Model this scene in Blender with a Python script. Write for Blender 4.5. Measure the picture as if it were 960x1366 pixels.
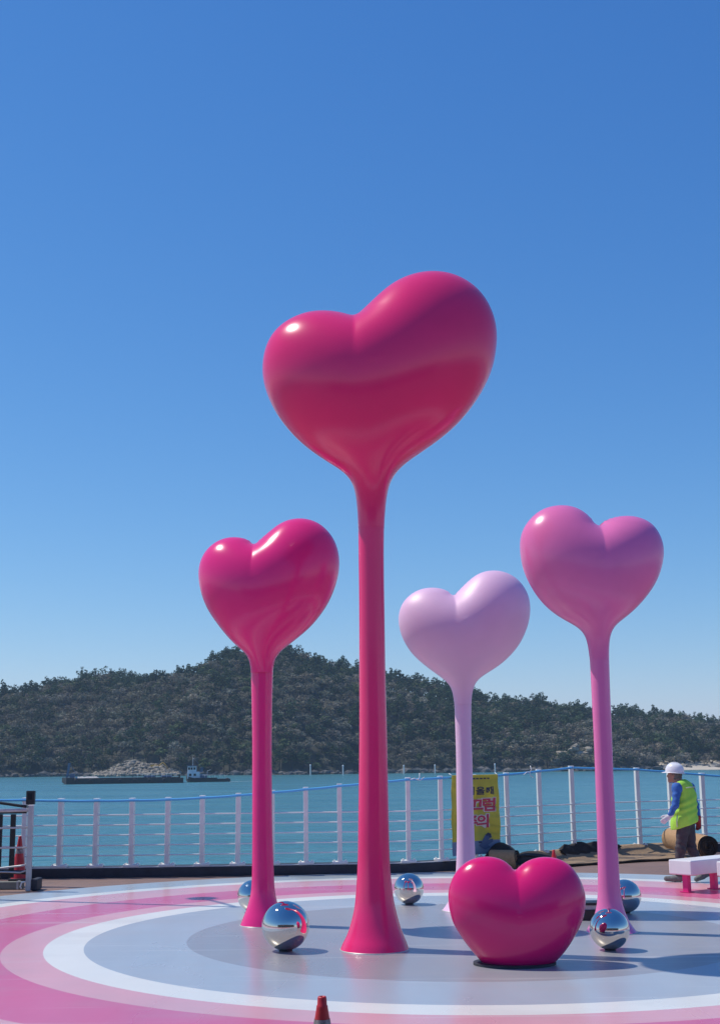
import bpy, bmesh, math, random
import numpy as np
from mathutils import Matrix, Vector

for o in list(bpy.data.objects):
    bpy.data.objects.remove(o, do_unlink=True)
S = bpy.context.scene
COL = S.collection
R = math.radians
random.seed(7)
rng = np.random.default_rng(7)

# ------------------------------------------------------------------ camera
CAM_H, F_PX, YH, ROLL = 1.8, 1720.0, 1011.2, -0.0102      # eye height, focal length and horizon of the 960 x 1366 photograph
TH = math.atan((YH - 683) / F_PX * math.cos(ROLL))
FWD = Vector((0, math.cos(TH), math.sin(TH))); UPV = Vector((0, -math.sin(TH), math.cos(TH))); RGT = Vector((1, 0, 0))
CX = RGT * math.cos(ROLL) + UPV * math.sin(ROLL)
CY = RGT * -math.sin(ROLL) + UPV * math.cos(ROLL)
cam = bpy.data.cameras.new('camera'); cam_ob = bpy.data.objects.new('camera', cam); COL.objects.link(cam_ob)
cam.sensor_fit = 'VERTICAL'; cam.sensor_height = 36.0; cam.lens = 36.0 * F_PX / 1366
cam.clip_start = 0.1; cam.clip_end = 20000
M = Matrix((CX, CY, -FWD)).transposed().to_4x4(); M.translation = (0, 0, CAM_H)
cam_ob.matrix_world = M
S.camera = cam_ob

# ------------------------------------------------------------------ sky, sun, exposure
SUN_EL, SUN_AZ = R(57), R(19)           # the sun stands to the left, a little behind the sculptures
sun_vec = Vector((-math.cos(SUN_EL) * math.cos(SUN_AZ), math.cos(SUN_EL) * math.sin(SUN_AZ), math.sin(SUN_EL)))
W = bpy.data.worlds.new('World'); S.world = W; W.use_nodes = True
nt = W.node_tree; nt.nodes.clear()
sky = nt.nodes.new('ShaderNodeTexSky'); sky.sky_type = 'NISHITA'; sky.sun_disc = False
sky.sun_elevation = SUN_EL; sky.sun_rotation = math.atan2(sun_vec.x, sun_vec.y)
sky.altitude = 0; sky.air_density = 1.0; sky.dust_density = 0.0; sky.ozone_density = 3.0
# the phone's deep blue rendering of a clear sky: one contrast curve per channel over the whole dome
sep = nt.nodes.new('ShaderNodeSeparateColor'); cmb = nt.nodes.new('ShaderNodeCombineColor'); nt.links.new(sky.outputs[0], sep.inputs[0])
for ch, (gain, power) in enumerate(((1.06, 1.42), (0.93, 1.0), (1.04, 0.66))):
    n1 = nt.nodes.new('ShaderNodeMath'); n1.operation = 'MULTIPLY'; n1.inputs[1].default_value = 0.1
    n2 = nt.nodes.new('ShaderNodeMath'); n2.operation = 'POWER'; n2.inputs[1].default_value = power
    n3 = nt.nodes.new('ShaderNodeMath'); n3.operation = 'MULTIPLY'; n3.inputs[1].default_value = gain * 10
    nt.links.new(sep.outputs[ch], n1.inputs[0]); nt.links.new(n1.outputs[0], n2.inputs[0]); nt.links.new(n2.outputs[0], n3.inputs[0]); nt.links.new(n3.outputs[0], cmb.inputs[ch])
bg = nt.nodes.new('ShaderNodeBackground'); bg.inputs['Strength'].default_value = 0.092
wo = nt.nodes.new('ShaderNodeOutputWorld')
nt.links.new(cmb.outputs[0], bg.inputs[0]); nt.links.new(bg.outputs[0], wo.inputs[0])
sl = bpy.data.lights.new('sun', 'SUN'); sl.energy = 3.5; sl.angle = R(0.53); sl.color = (1.0, 0.935, 0.82)
so = bpy.data.objects.new('sun', sl); COL.objects.link(so); so.rotation_euler = (-sun_vec).to_track_quat('-Z', 'Y').to_euler()
so.location = sun_vec * 50
S.view_settings.view_transform = 'Standard'; S.view_settings.look = 'None'
S.view_settings.exposure = 0.12; S.view_settings.gamma = 1.0; S.view_settings.use_curve_mapping = False
S.cycles.volume_step_rate = 4.0; S.cycles.volume_bounces = 1; S.cycles.volume_max_steps = 128
S.cycles.use_denoising = True
S.cycles.sample_clamp_indirect = 6.0

# ------------------------------------------------------------------ photograph pixel -> point in the place
def ray(px, py):
    d = CX * ((px - 480) / F_PX) + CY * ((683 - py) / F_PX) + FWD
    return d
def G(px, py, z=0.0):                    # where the ray meets the level z
    d = ray(px, py); t = (z - CAM_H) / d.z
    return Vector((d.x * t, d.y * t, z))
def P(px, py, Y):                        # where the ray meets the upright plane at distance Y
    d = ray(px, py); t = Y / d.y
    return Vector((d.x * t, Y, CAM_H + d.z * t))

# ------------------------------------------------------------------ materials
def ramp(nt, stops):
    r = nt.nodes.new('ShaderNodeValToRGB'); e = r.color_ramp.elements
    while len(e) < len(stops): e.new(0.5)
    for i, (p, c) in enumerate(stops): e[i].position = p; e[i].color = (*c, 1)
    return r
def mat(name, col, rough=0.5, metal=0.0, var=0.0, scale=4.0, coat=0.0, coat_rough=0.05, bump=0.0, bscale=30.0, spec=0.5,
        rvar=0.0, stretch=None, col2=None, bdist=0.01):
    m = bpy.data.materials.new(name); m.use_nodes = True
    nt = m.node_tree; b = nt.nodes['Principled BSDF']
    b.inputs['Base Color'].default_value = (*col, 1); b.inputs['Roughness'].default_value = rough
    b.inputs['Metallic'].default_value = metal; b.inputs['Coat Weight'].default_value = coat
    b.inputs['Coat Roughness'].default_value = coat_rough; b.inputs['Specular IOR Level'].default_value = spec
    tc = nt.nodes.new('ShaderNodeTexCoord'); src = tc.outputs['Object']
    if stretch:
        mp = nt.nodes.new('ShaderNodeMapping'); mp.inputs['Scale'].default_value = stretch
        nt.links.new(src, mp.inputs[0]); src = mp.outputs[0]
    if var > 0 or col2:
        n = nt.nodes.new('ShaderNodeTexNoise'); n.inputs['Scale'].default_value = scale; n.inputs['Detail'].default_value = 6
        n.inputs['Roughness'].default_value = 0.62
        nt.links.new(src, n.inputs['Vector'])
        lo = col2 if col2 else tuple(max(0, c * (1 - var)) for c in col)
        hi = col if col2 else tuple(min(1, c * (1 + var)) for c in col)
        r = ramp(nt, [(0.3, lo), (0.7, hi)])
        nt.links.new(n.outputs['Fac'], r.inputs[0]); nt.links.new(r.outputs[0], b.inputs['Base Color'])
    if rvar > 0:
        n2 = nt.nodes.new('ShaderNodeTexNoise'); n2.inputs['Scale'].default_value = scale * 0.7; n2.inputs['Detail'].default_value = 5
        nt.links.new(src, n2.inputs['Vector'])
        mr = nt.nodes.new('ShaderNodeMapRange'); mr.inputs['To Min'].default_value = max(0.02, rough - rvar); mr.inputs['To Max'].default_value = rough + rvar
        mr.inputs['From Min'].default_value = 0.3; mr.inputs['From Max'].default_value = 0.7
        nt.links.new(n2.outputs['Fac'], mr.inputs[0]); nt.links.new(mr.outputs[0], b.inputs['Roughness'])
    if bump > 0:
        n3 = nt.nodes.new('ShaderNodeTexNoise'); n3.inputs['Scale'].default_value = bscale; n3.inputs['Detail'].default_value = 4
        nt.links.new(src, n3.inputs['Vector'])
        bp = nt.nodes.new('ShaderNodeBump'); bp.inputs['Strength'].default_value = bump; bp.inputs['Distance'].default_value = bdist
        nt.links.new(n3.outputs['Fac'], bp.inputs['Height']); nt.links.new(bp.outputs[0], b.inputs['Normal'])
        if coat: nt.links.new(bp.outputs[0], b.inputs['Coat Normal'])
    return m
def paint(name, col, rough=0.2):        # sprayed fibreglass: a slightly wavy gloss with faint dust
    return mat(name, col, rough=rough, var=0.05, scale=1.5, coat=0.12, coat_rough=0.05)
MT = {}
MT['heart_big'] = paint('crimson_gloss', (0.95, 0.030, 0.18))
MT['heart_mid'] = paint('pink_gloss', (0.93, 0.032, 0.235))
MT['heart_pale'] = paint('pale_lilac_gloss', (0.86, 0.56, 0.75), 0.45)
MT['heart_orchid'] = paint('orchid_gloss', (0.88, 0.20, 0.47), 0.25)
MT['heart_low'] = paint('hot_pink_gloss', (0.76, 0.010, 0.165))
MT['chrome'] = mat('polished_steel', (0.74, 0.69, 0.63), rough=0.045, metal=1.0)
def floor_paint(name, col, v=0.07):      # rolled resin floor: cloudy gloss, faint scuffs and dusty smears
    m = mat(name, col, rough=0.3, var=v, scale=0.9, rvar=0.1, stretch=(1, 0.35, 1), spec=0.55)
    nt = m.node_tree; b = nt.nodes['Principled BSDF']; old = b.inputs['Base Color'].links[0].from_socket
    tc = nt.nodes.new('ShaderNodeTexCoord'); prev = old
    for rot, sc, lo, hi, amt, c in ((0.35, (0.25, 7, 1), 0.62, 0.70, 0.30, (0.75, 0.75, 0.74)), (-0.5, (0.3, 9, 1), 0.64, 0.71, 0.24, (0.72, 0.72, 0.70)), (0.1, (0.6, 1.4, 1), 0.50, 0.75, 0.30, (0.42, 0.38, 0.36))):
        mp = nt.nodes.new('ShaderNodeMapping'); mp.inputs['Scale'].default_value = sc; mp.inputs['Rotation'].default_value = (0, 0, rot)
        n = nt.nodes.new('ShaderNodeTexNoise'); n.inputs['Scale'].default_value = 1.0; n.inputs['Detail'].default_value = 5
        mr = nt.nodes.new('ShaderNodeMapRange'); mr.inputs['From Min'].default_value = lo; mr.inputs['From Max'].default_value = hi; mr.inputs['To Max'].default_value = amt
        mx = nt.nodes.new('ShaderNodeMix'); mx.data_type = 'RGBA'; mx.inputs[7].default_value = (*c, 1)
        nt.links.new(tc.outputs['Object'], mp.inputs[0]); nt.links.new(mp.outputs[0], n.inputs['Vector']); nt.links.new(n.outputs['Fac'], mr.inputs[0])
        nt.links.new(mr.outputs[0], mx.inputs[0]); nt.links.new(prev, mx.inputs[6]); prev = mx.outputs[2]
    nt.links.new(prev, b.inputs['Base Color'])
    return m
MT['floor_grey'] = floor_paint('floor_grey_paint', (0.31, 0.315, 0.34))
MT['floor_blue'] = floor_paint('floor_pale_blue_paint', (0.40, 0.45, 0.50))
MT['floor_white'] = floor_paint('floor_white_paint', (0.78, 0.78, 0.72), 0.05)
MT['floor_lpink'] = floor_paint('floor_light_pink_paint', (0.72, 0.37, 0.41))
MT['floor_dpink'] = floor_paint('floor_deep_pink_paint', (0.66, 0.125, 0.26))
MT['floor_edge'] = floor_paint('floor_concrete_edge', (0.40, 0.46, 0.50))
MT['black_rubber'] = mat('black_rubber', (0.032, 0.034, 0.044), rough=0.6, var=0.3, scale=6)
MT['black_metal'] = mat('black_metal', (0.018, 0.018, 0.02), rough=0.45)
MT['white_metal'] = mat('white_powder_coat', (0.80, 0.78, 0.74), rough=0.4, var=0.08, scale=5)
MT['galv'] = mat('galvanised_steel', (0.50, 0.50, 0.50), rough=0.42, metal=0.35, var=0.15, scale=9)
MT['steel_wire'] = mat('white_wire', (0.80, 0.80, 0.80), rough=0.4)
MT['blue_pipe'] = mat('blue_plastic_pipe', (0.12, 0.46, 0.80), rough=0.35)
MT['white_plastic'] = mat('white_plastic', (0.8, 0.8, 0.8), rough=0.35)
MT['cone_red'] = mat('cone_red_plastic', (0.60, 0.022, 0.03), rough=0.45, var=0.2, scale=14, col2=(0.42, 0.016, 0.025))
MT['cone_band'] = mat('cone_reflective_band', (0.46, 0.40, 0.38), rough=0.5, scale=26, col2=(0.07, 0.05, 0.05))
MT['pink_steel'] = mat('bench_pink_steel', (0.70, 0.02, 0.22), rough=0.4)
MT['bench_white'] = mat('bench_white_coat', (0.80, 0.79, 0.80), rough=0.4, var=0.04, scale=4)
MT['yellow_cloth'] = mat('yellow_banner_cloth', (0.66, 0.59, 0.09), rough=0.75, var=0.08, scale=3, bump=0.3, bscale=5, bdist=0.02)
def see_through(m, amt):
    nt = m.node_tree; b = nt.nodes['Principled BSDF']; tr = nt.nodes.new('ShaderNodeBsdfTranslucent'); ms = nt.nodes.new('ShaderNodeMixShader'); ms.inputs[0].default_value = amt
    nt.links.new(b.inputs['Base Color'].links[0].from_socket, tr.inputs['Color']); nt.links.new(b.outputs[0], ms.inputs[1]); nt.links.new(tr.outputs[0], ms.inputs[2]); nt.links.new(ms.outputs[0], nt.nodes['Material Output'].inputs[0])
see_through(MT['yellow_cloth'], 0.3)
MT['navy_print'] = mat('navy_print', (0.03, 0.04, 0.08), rough=0.7)
MT['red_print'] = mat('red_print', (0.55, 0.05, 0.10), rough=0.7)
MT['white_print'] = mat('white_print', (0.68, 0.64, 0.55), rough=0.7)
MT['blue_print'] = mat('grey_blue_print', (0.20, 0.26, 0.36), rough=0.7)
MT['mid_blue_print'] = mat('mid_blue_print', (0.08, 0.12, 0.21), rough=0.7)
MT['coir'] = mat('coir_matting', (0.36, 0.25, 0.155), rough=0.95, scale=35, col2=(0.24, 0.165, 0.10), bump=0.8, bscale=90, bdist=0.01)
MT['coir_warm'] = mat('coir_matting_warm', (0.52, 0.32, 0.17), rough=0.95, scale=30, col2=(0.38, 0.23, 0.115), bump=0.8, bscale=80, bdist=0.01)
MT['mat_back'] = mat('mat_dark_backing', (0.032, 0.027, 0.024), rough=0.9, var=0.4, scale=20, bump=0.6, bscale=50)
MT['skin'] = mat('skin', (0.38, 0.20, 0.13), rough=0.55)
MT['hair'] = mat('dark_grey_hair', (0.05, 0.045, 0.042), rough=0.7, scale=60, col2=(0.22, 0.21, 0.20))
MT['hivis'] = mat('hi_vis_yellow_green', (0.40, 0.76, 0.075), rough=0.7, var=0.08, scale=9, bump=0.5, bscale=14, bdist=0.015)
MT['hivis_trim'] = mat('hi_vis_trim', (0.55, 0.60, 0.45), rough=0.5)
MT['blue_cloth'] = mat('blue_sleeve_cloth', (0.035, 0.13, 0.42), rough=0.8, var=0.2, scale=12, bump=0.5, bscale=20, bdist=0.01)
MT['trousers'] = mat('charcoal_trousers', (0.075, 0.065, 0.072), rough=0.9, scale=16, col2=(0.045, 0.04, 0.048), bump=0.7, bscale=16, bdist=0.02)
MT['shoe'] = mat('grey_work_shoe', (0.13, 0.14, 0.14), rough=0.7, var=0.3, scale=30)
MT['glove_white'] = mat('white_cotton_glove', (0.70, 0.68, 0.68), rough=0.85)
MT['glove_red'] = mat('red_coated_glove', (0.34, 0.03, 0.035), rough=0.6)
MT['helmet'] = mat('white_helmet', (0.80, 0.80, 0.82), rough=0.3)
MT['timber'] = mat('weathered_beam', (0.20, 0.21, 0.18), rough=0.8, var=0.2, scale=7)
MT['hull'] = mat('black_hull', (0.022, 0.022, 0.026), rough=0.55, col2=(0.05, 0.035, 0.03), scale=1.2)
MT['gravel'] = mat('pale_gravel', (0.42, 0.41, 0.40), rough=0.95, var=0.3, scale=1.5)
MT['boat_white'] = mat('boat_white', (0.72, 0.73, 0.74), rough=0.5, var=0.1, scale=2)
MT['boat_blue'] = mat('boat_grey_blue', (0.10, 0.15, 0.24), rough=0.5)
MT['glass_dark'] = mat('dark_glass', (0.02, 0.025, 0.03), rough=0.08)
MT['rock'] = mat('shore_rock', (0.17, 0.16, 0.15), rough=0.95, col2=(0.07, 0.068, 0.066), scale=0.35, bump=0.8, bscale=1.5, bdist=0.4)
MT['pale_rock'] = mat('pale_rubble', (0.42, 0.36, 0.27), rough=0.95, col2=(0.17, 0.15, 0.125), scale=0.4, bump=0.6, bscale=1.5, bdist=0.3)
MT['sand'] = mat('beach_sand', (0.55, 0.48, 0.38), rough=0.95, var=0.12, scale=0.2)
MT['bark'] = mat('bark', (0.07, 0.06, 0.055), rough=0.9)
MT['concrete'] = mat('quay_concrete', (0.32, 0.33, 0.33), rough=0.85, var=0.2, scale=0.6)
MT['machine_yellow'] = mat('machine_yellow', (0.55, 0.33, 0.03), rough=0.5)
MT['wall_grey'] = mat('building_wall', (0.42, 0.38, 0.35), rough=0.7, var=0.1, scale=0.7)
MT['roof_dark'] = mat('building_roof', (0.06, 0.06, 0.065), rough=0.6)
MT['foam'] = mat('wake_foam', (0.70, 0.74, 0.76), rough=0.6, col2=(0.30, 0.42, 0.48), scale=1.5)

def brown_paving():
    m = bpy.data.materials.new('brown_paving'); m.use_nodes = True; nt = m.node_tree; b = nt.nodes['Principled BSDF']
    tc = nt.nodes.new('ShaderNodeTexCoord'); br = nt.nodes.new('ShaderNodeTexBrick')
    br.inputs['Scale'].default_value = 2.4; br.inputs['Mortar Size'].default_value = 0.012
    br.inputs['Color1'].default_value = (0.27, 0.165, 0.13, 1); br.inputs['Color2'].default_value = (0.22, 0.14, 0.115, 1)
    br.inputs['Mortar'].default_value = (0.16, 0.12, 0.10, 1)
    n = nt.nodes.new('ShaderNodeTexNoise'); n.inputs['Scale'].default_value = 0.7; n.inputs['Detail'].default_value = 6
    mx = nt.nodes.new('ShaderNodeMix'); mx.data_type = 'RGBA'; mx.blend_type = 'MULTIPLY'; mx.inputs[0].default_value = 0.6
    r = ramp(nt, [(0.3, (0.75, 0.75, 0.75)), (0.7, (1.1, 1.08, 1.05))])
    nt.links.new(tc.outputs['Object'], br.inputs['Vector']); nt.links.new(tc.outputs['Object'], n.inputs['Vector'])
    nt.links.new(n.outputs['Fac'], r.inputs[0])
    nt.links.new(br.outputs['Color'], mx.inputs[6]); nt.links.new(r.outputs[0], mx.inputs[7])
    nt.links.new(mx.outputs[2], b.inputs['Base Color']); b.inputs['Roughness'].default_value = 0.7
    return m
MT['paving'] = brown_paving()

def water():
    m = bpy.data.materials.new('sea_water'); m.use_nodes = True; nt = m.node_tree; b = nt.nodes['Principled BSDF']
    b.inputs['Base Color'].default_value = (0.05, 0.17, 0.21, 1); b.inputs['Roughness'].default_value = 0.22
    b.inputs['IOR'].default_value = 1.33
    tc = nt.nodes.new('ShaderNodeTexCoord'); src = tc.outputs['Object']
    def wave(sc, stretch, detail):
        mp = nt.nodes.new('ShaderNodeMapping'); mp.inputs['Scale'].default_value = stretch; nt.links.new(src, mp.inputs[0])
        n = nt.nodes.new('ShaderNodeTexNoise'); n.inputs['Scale'].default_value = sc; n.inputs['Detail'].default_value = detail
        nt.links.new(mp.outputs[0], n.inputs['Vector']); return n
    a = wave(0.55, (0.55, 1, 1), 5); c = wave(0.07, (0.4, 1.4, 1), 3)
    add = nt.nodes.new('ShaderNodeMath'); add.operation = 'MULTIPLY_ADD'; add.inputs[1].default_value = 2.2
    nt.links.new(c.outputs['Fac'], add.inputs[0]); nt.links.new(a.outputs['Fac'], add.inputs[2])
    bp = nt.nodes.new('ShaderNodeBump'); bp.inputs['Strength'].default_value = 1.0; bp.inputs['Distance'].default_value = 0.9
    nt.links.new(add.outputs[0], bp.inputs['Height']); nt.links.new(bp.outputs[0], b.inputs['Normal'])
    d = wave(0.06, (0.22, 1.8, 1), 9); d.inputs['Roughness'].default_value = 0.72
    r = ramp(nt, [(0.3, (0.040, 0.165, 0.205)), (0.7, (0.095, 0.265, 0.285))])
    nt.links.new(d.outputs['Fac'], r.inputs[0]); nt.links.new(r.outputs[0], b.inputs['Base Color'])
    return m
MT['sea'] = water()

def attr_mat(name, rough=0.9, transl=0.15):   # takes its species colour from the mesh
    m = bpy.data.materials.new(name); m.use_nodes = True; nt = m.node_tree; b = nt.nodes['Principled BSDF']
    a = nt.nodes.new('ShaderNodeAttribute'); a.attribute_name = 'tint'
    nt.links.new(a.outputs['Color'], b.inputs['Base Color']); b.inputs['Roughness'].default_value = rough
    b.inputs['Specular IOR Level'].default_value = 0.15
    tr = nt.nodes.new('ShaderNodeBsdfTranslucent'); nt.links.new(a.outputs['Color'], tr.inputs['Color'])
    ms = nt.nodes.new('ShaderNodeMixShader'); ms.inputs[0].default_value = transl
    out = nt.nodes['Material Output']
    nt.links.new(b.outputs[0], ms.inputs[1]); nt.links.new(tr.outputs[0], ms.inputs[2]); nt.links.new(ms.outputs[0], out.inputs[0])
    return m
MT['foliage'] = attr_mat('foliage')
MT['hill_soil'] = mat('hill_soil', (0.055, 0.055, 0.042), rough=1.0, col2=(0.035, 0.038, 0.028), scale=0.05)

# ------------------------------------------------------------------ mesh helpers
def link(name, me, mats, parent=None):
    o = bpy.data.objects.new(name, me); COL.objects.link(o)
    for m in (mats if isinstance(mats, (list, tuple)) else [mats]):
        me.materials.append(MT[m] if isinstance(m, str) else m)
    if parent: o.parent = parent
    return o
def from_bm(name, bm, mats, parent=None, smooth=False):
    me = bpy.data.meshes.new(name); bm.normal_update(); bm.to_mesh(me); bm.free()
    if smooth:
        me.polygons.foreach_set('use_smooth', [True] * len(me.polygons))
    return link(name, me, mats, parent)
def from_np(name, v, f, mats, parent=None, smooth=True, mi=None):
    me = bpy.data.meshes.new(name)
    v = np.asarray(v, np.float32); f = np.asarray(f, np.int32)
    me.vertices.add(len(v)); me.vertices.foreach_set('co', v.ravel())
    k = f.shape[1]
    me.loops.add(f.size); me.loops.foreach_set('vertex_index', f.ravel())
    me.polygons.add(len(f)); me.polygons.foreach_set('loop_start', np.arange(0, f.size, k, dtype=np.int32))
    me.polygons.foreach_set('loop_total', np.full(len(f), k, np.int32))
    if mi is not None: me.polygons.foreach_set('material_index', np.asarray(mi, np.int32))
    me.update(calc_edges=True)
    me.polygons.foreach_set('use_smooth', np.full(len(f), smooth))
    me.validate()
    return link(name, me, mats, parent)
def tag(o, label=None, cat=None, group=None, kind=None):
    if label: o['label'] = label
    if cat: o['category'] = cat
    if group: o['group'] = group
    if kind: o['kind'] = kind
    return o
def empty(name, loc=(0, 0, 0), rz=0.0):
    o = bpy.data.objects.new(name, None); COL.objects.link(o); o.location = loc; o.rotation_euler = (0, 0, rz)
    o.empty_display_size = 0.2
    return o
def box_bm(bm, sx, sy, sz, c=(0, 0, 0), rz=0.0, bev=0.0, ry=0.0, rx=0.0):
    b2 = bmesh.new(); bmesh.ops.create_cube(b2, size=1.0)
    bmesh.ops.scale(b2, vec=(sx, sy, sz), verts=b2.verts)
    if bev > 0: bmesh.ops.bevel(b2, geom=list(b2.edges), offset=bev, segments=2, affect='EDGES', profile=0.5)
    mtx = Matrix.Translation(c) @ Matrix.Rotation(rz, 4, 'Z') @ Matrix.Rotation(ry, 4, 'Y') @ Matrix.Rotation(rx, 4, 'X')
    bmesh.ops.transform(b2, matrix=mtx, verts=b2.verts)
    me = bpy.data.meshes.new('tmp'); b2.to_mesh(me); b2.free(); bm.from_mesh(me); bpy.data.meshes.remove(me)
def box(name, sx, sy, sz, c, m, parent=None, rz=0.0, bev=0.0, ry=0.0, rx=0.0):
    bm = bmesh.new(); box_bm(bm, sx, sy, sz, c, rz, bev, ry, rx)
    return from_bm(name, bm, m, parent)
def tube_np(pts, rad, n=10, cap=True):
    pts = [Vector(p) for p in pts]; k = len(pts)
    if not hasattr(rad, '__len__'): rad = [rad] * k
    v = []; f = []
    t0 = (pts[1] - pts[0]).normalized(); ref = Vector((0, 0, 1)) if abs(t0.z) < 0.9 else Vector((1, 0, 0))
    u = t0.cross(ref).normalized()
    for i in range(k):
        t = (pts[min(i + 1, k - 1)] - pts[max(i - 1, 0)]).normalized()
        u = (u - t * u.dot(t)).normalized(); w = t.cross(u)
        for j in range(n):
            a = 2 * math.pi * j / n
            v.append(pts[i] + (u * math.cos(a) + w * math.sin(a)) * rad[i])
    for i in range(k - 1):
        for j in range(n):
            f.append((i * n + j, i * n + (j + 1) % n, (i + 1) * n + (j + 1) % n, (i + 1) * n + j))
    if cap:
        for e, s in ((0, 1), (k - 1, -1)):
            ci = len(v); v.append(pts[e])
            for j in range(0, n):
                a, b = e * n + j, e * n + (j + 1) % n
                f.append((ci, b, a, a) if s > 0 else (ci, a, b, b))
    return v, f
def tube(name, pts, rad, m, parent=None, n=10, cap=True):
    v, f = tube_np(pts, rad, n, cap)
    me = bpy.data.meshes.new(name); me.from_pydata([tuple(x) for x in v], [], [tuple(dict.fromkeys(q)) for q in f]); me.update()
    me.polygons.foreach_set('use_smooth', [len(p.vertices) == 4 for p in me.polygons])
    return link(name, me, m, parent)
def lathe(name, prof, m, parent=None, n=48, loc=(0, 0, 0), close_top=False, close_bot=False, smooth=True):
    v = []; f = []
    for r, z in prof:
        for j in range(n):
            a = 2 * math.pi * j / n; v.append((r * math.cos(a) + loc[0], r * math.sin(a) + loc[1], z + loc[2]))
    for i in range(len(prof) - 1):
        for j in range(n):
            f.append((i * n + j, i * n + (j + 1) % n, (i + 1) * n + (j + 1) % n, (i + 1) * n + j))
    if close_bot: f.append(tuple(range(n))[::-1])
    if close_top: f.append(tuple(range((len(prof) - 1) * n, len(prof) * n)))
    me = bpy.data.meshes.new(name); me.from_pydata(v, [], f); me.update()
    if smooth: me.polygons.foreach_set('use_smooth', [len(p.vertices) == 4 for p in me.polygons])
    return link(name, me, m, parent)
def smoothstep(a, b, x):
    t = np.clip((x - a) / (b - a), 0, 1); return t * t * (3 - 2 * t)
def vnoise(x, y, seed=0):                # smooth value noise
    xi = np.floor(x).astype(np.int64); yi = np.floor(y).astype(np.int64); fx = x - xi; fy = y - yi
    fx = fx * fx * (3 - 2 * fx); fy = fy * fy * (3 - 2 * fy)
    def hsh(a, b):
        h = (a * 374761393 + b * 668265263 + seed * 974711) & 0x7fffffff
        h = ((h ^ (h >> 13)) * 1274126177) & 0x7fffffff
        return ((h ^ (h >> 16)) & 0xffff) / 65535.0
    return (hsh(xi, yi) * (1 - fx) + hsh(xi + 1, yi) * fx) * (1 - fy) + (hsh(xi, yi + 1) * (1 - fx) + hsh(xi + 1, yi + 1) * fx) * fy

# surface nets: a closed smooth mesh from a signed distance function
def sdf_mesh(fn, lo, hi, res):
    lo = np.array(lo, float); hi = np.array(hi, float); n = np.ceil((hi - lo) / res).astype(int) + 1
    ax = [lo[i] + res * np.arange(n[i]) for i in range(3)]
    X, Y, Z = np.meshgrid(*ax, indexing='ij'); D = fn(X, Y, Z)
    corners = [(i, j, k) for i in (0, 1) for j in (0, 1) for k in (0, 1)]
    c = n - 1
    def sub(i, j, k): return D[i:i + c[0], j:j + c[1], k:k + c[2]]
    V = {q: sub(*q) for q in corners}
    inside = sum((V[q] < 0).astype(int) for q in corners)
    act = (inside > 0) & (inside < 8)
    idx = -np.ones(act.shape, int); idx[act] = np.arange(act.sum())
    acc = np.zeros((act.sum(), 3)); cnt = np.zeros(act.sum())
    for a in corners:
        for d in range(3):
            if a[d] == 0:
                b = list(a); b[d] = 1; b = tuple(b)
                va = V[a][act]; vb = V[b][act]; cr = (va < 0) != (vb < 0)
                t = np.where(cr, va / np.where(cr, va - vb, 1), 0)
                p = np.tile(np.array(a, float), (len(va), 1)); p[:, d] += t
                acc[cr] += p[cr]; cnt += cr
    base = np.argwhere(act)
    verts = lo + res * (base + acc / cnt[:, None])
    faces = []
    for d in range(3):
        e = [1, 1, 1]; e[d] = 0
        s0 = D[1:-1, 1:-1, 1:-1]
        sl0 = [slice(1, n[i] - 1) for i in range(3)]; sl0[d] = slice(0, n[d] - 1)
        sl1 = list(sl0); sl1[d] = slice(1, n[d])
        A = D[tuple(sl0)] < 0; B = D[tuple(sl1)] < 0
        q = np.argwhere(A != B); 
        if len(q) == 0: continue
        off = np.array([sl0[i].start for i in range(3)]); p = q + off
        u, w = [(1, 2), (2, 0), (0, 1)][d]
        def cell(du, dw):
            r = p.copy(); r[:, u] += du; r[:, w] += dw
            return idx[r[:, 0], r[:, 1], r[:, 2]]
        quad = np.stack([cell(-1, -1), cell(0, -1), cell(0, 0), cell(-1, 0)], 1)
        flip = ~A[tuple(q.T)]
        quad[flip] = quad[flip][:, ::-1]
        faces.append(quad)
    return verts, np.concatenate(faces)
def rcone(X, Y, Z, a, b, ra, rb):        # capsule with a taper
    a = np.array(a, float); b = np.array(b, float); d = b - a; L2 = d @ d
    px, py, pz = X - a[0], Y - a[1], Z - a[2]
    t = np.clip((px * d[0] + py * d[1] + pz * d[2]) / L2, 0, 1)
    return np.sqrt((px - t * d[0]) ** 2 + (py - t * d[1]) ** 2 + (pz - t * d[2]) ** 2) - (ra + (rb - ra) * t)
def ellip(X, Y, Z, c, r, rz=0.0):
    x, y, z = X - c[0], Y - c[1], Z - c[2]
    if rz: x, y = x * math.cos(rz) + y * math.sin(rz), -x * math.sin(rz) + y * math.cos(rz)
    k = np.sqrt((x / r[0]) ** 2 + (y / r[1]) ** 2 + (z / r[2]) ** 2)
    return (k - 1) * min(r)
def smin(a, b, k):
    h = np.clip(0.5 + 0.5 * (b - a) / k, 0, 1); return b * (1 - h) + a * h - k * h * (1 - h)
def smooth_np(v, f, it=1):
    v = v.copy()
    for _ in range(it):
        s = np.zeros_like(v); c = np.zeros(len(v))
        for i in range(4):
            j = (i + 1) % 4
            np.add.at(s, f[:, i], v[f[:, j]]); np.add.at(c, f[:, i], 1)
            np.add.at(s, f[:, j], v[f[:, i]]); np.add.at(c, f[:, j], 1)
        v = 0.5 * v + 0.5 * s / np.maximum(c, 1)[:, None]
    return v

# ================================================================== SETTING
SEA_Z = -3.0
CC = Vector((1.043, 13.87, 0))           # centre of the painted circles
RINGS = [('floor_grey', 2.847), ('floor_blue', 3.846), ('floor_white', 4.227), ('floor_lpink', 4.622), ('floor_dpink', 5.544),
         ('floor_lpink', 6.36), ('floor_white', 6.64), ('floor_edge', 7.42)]
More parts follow.
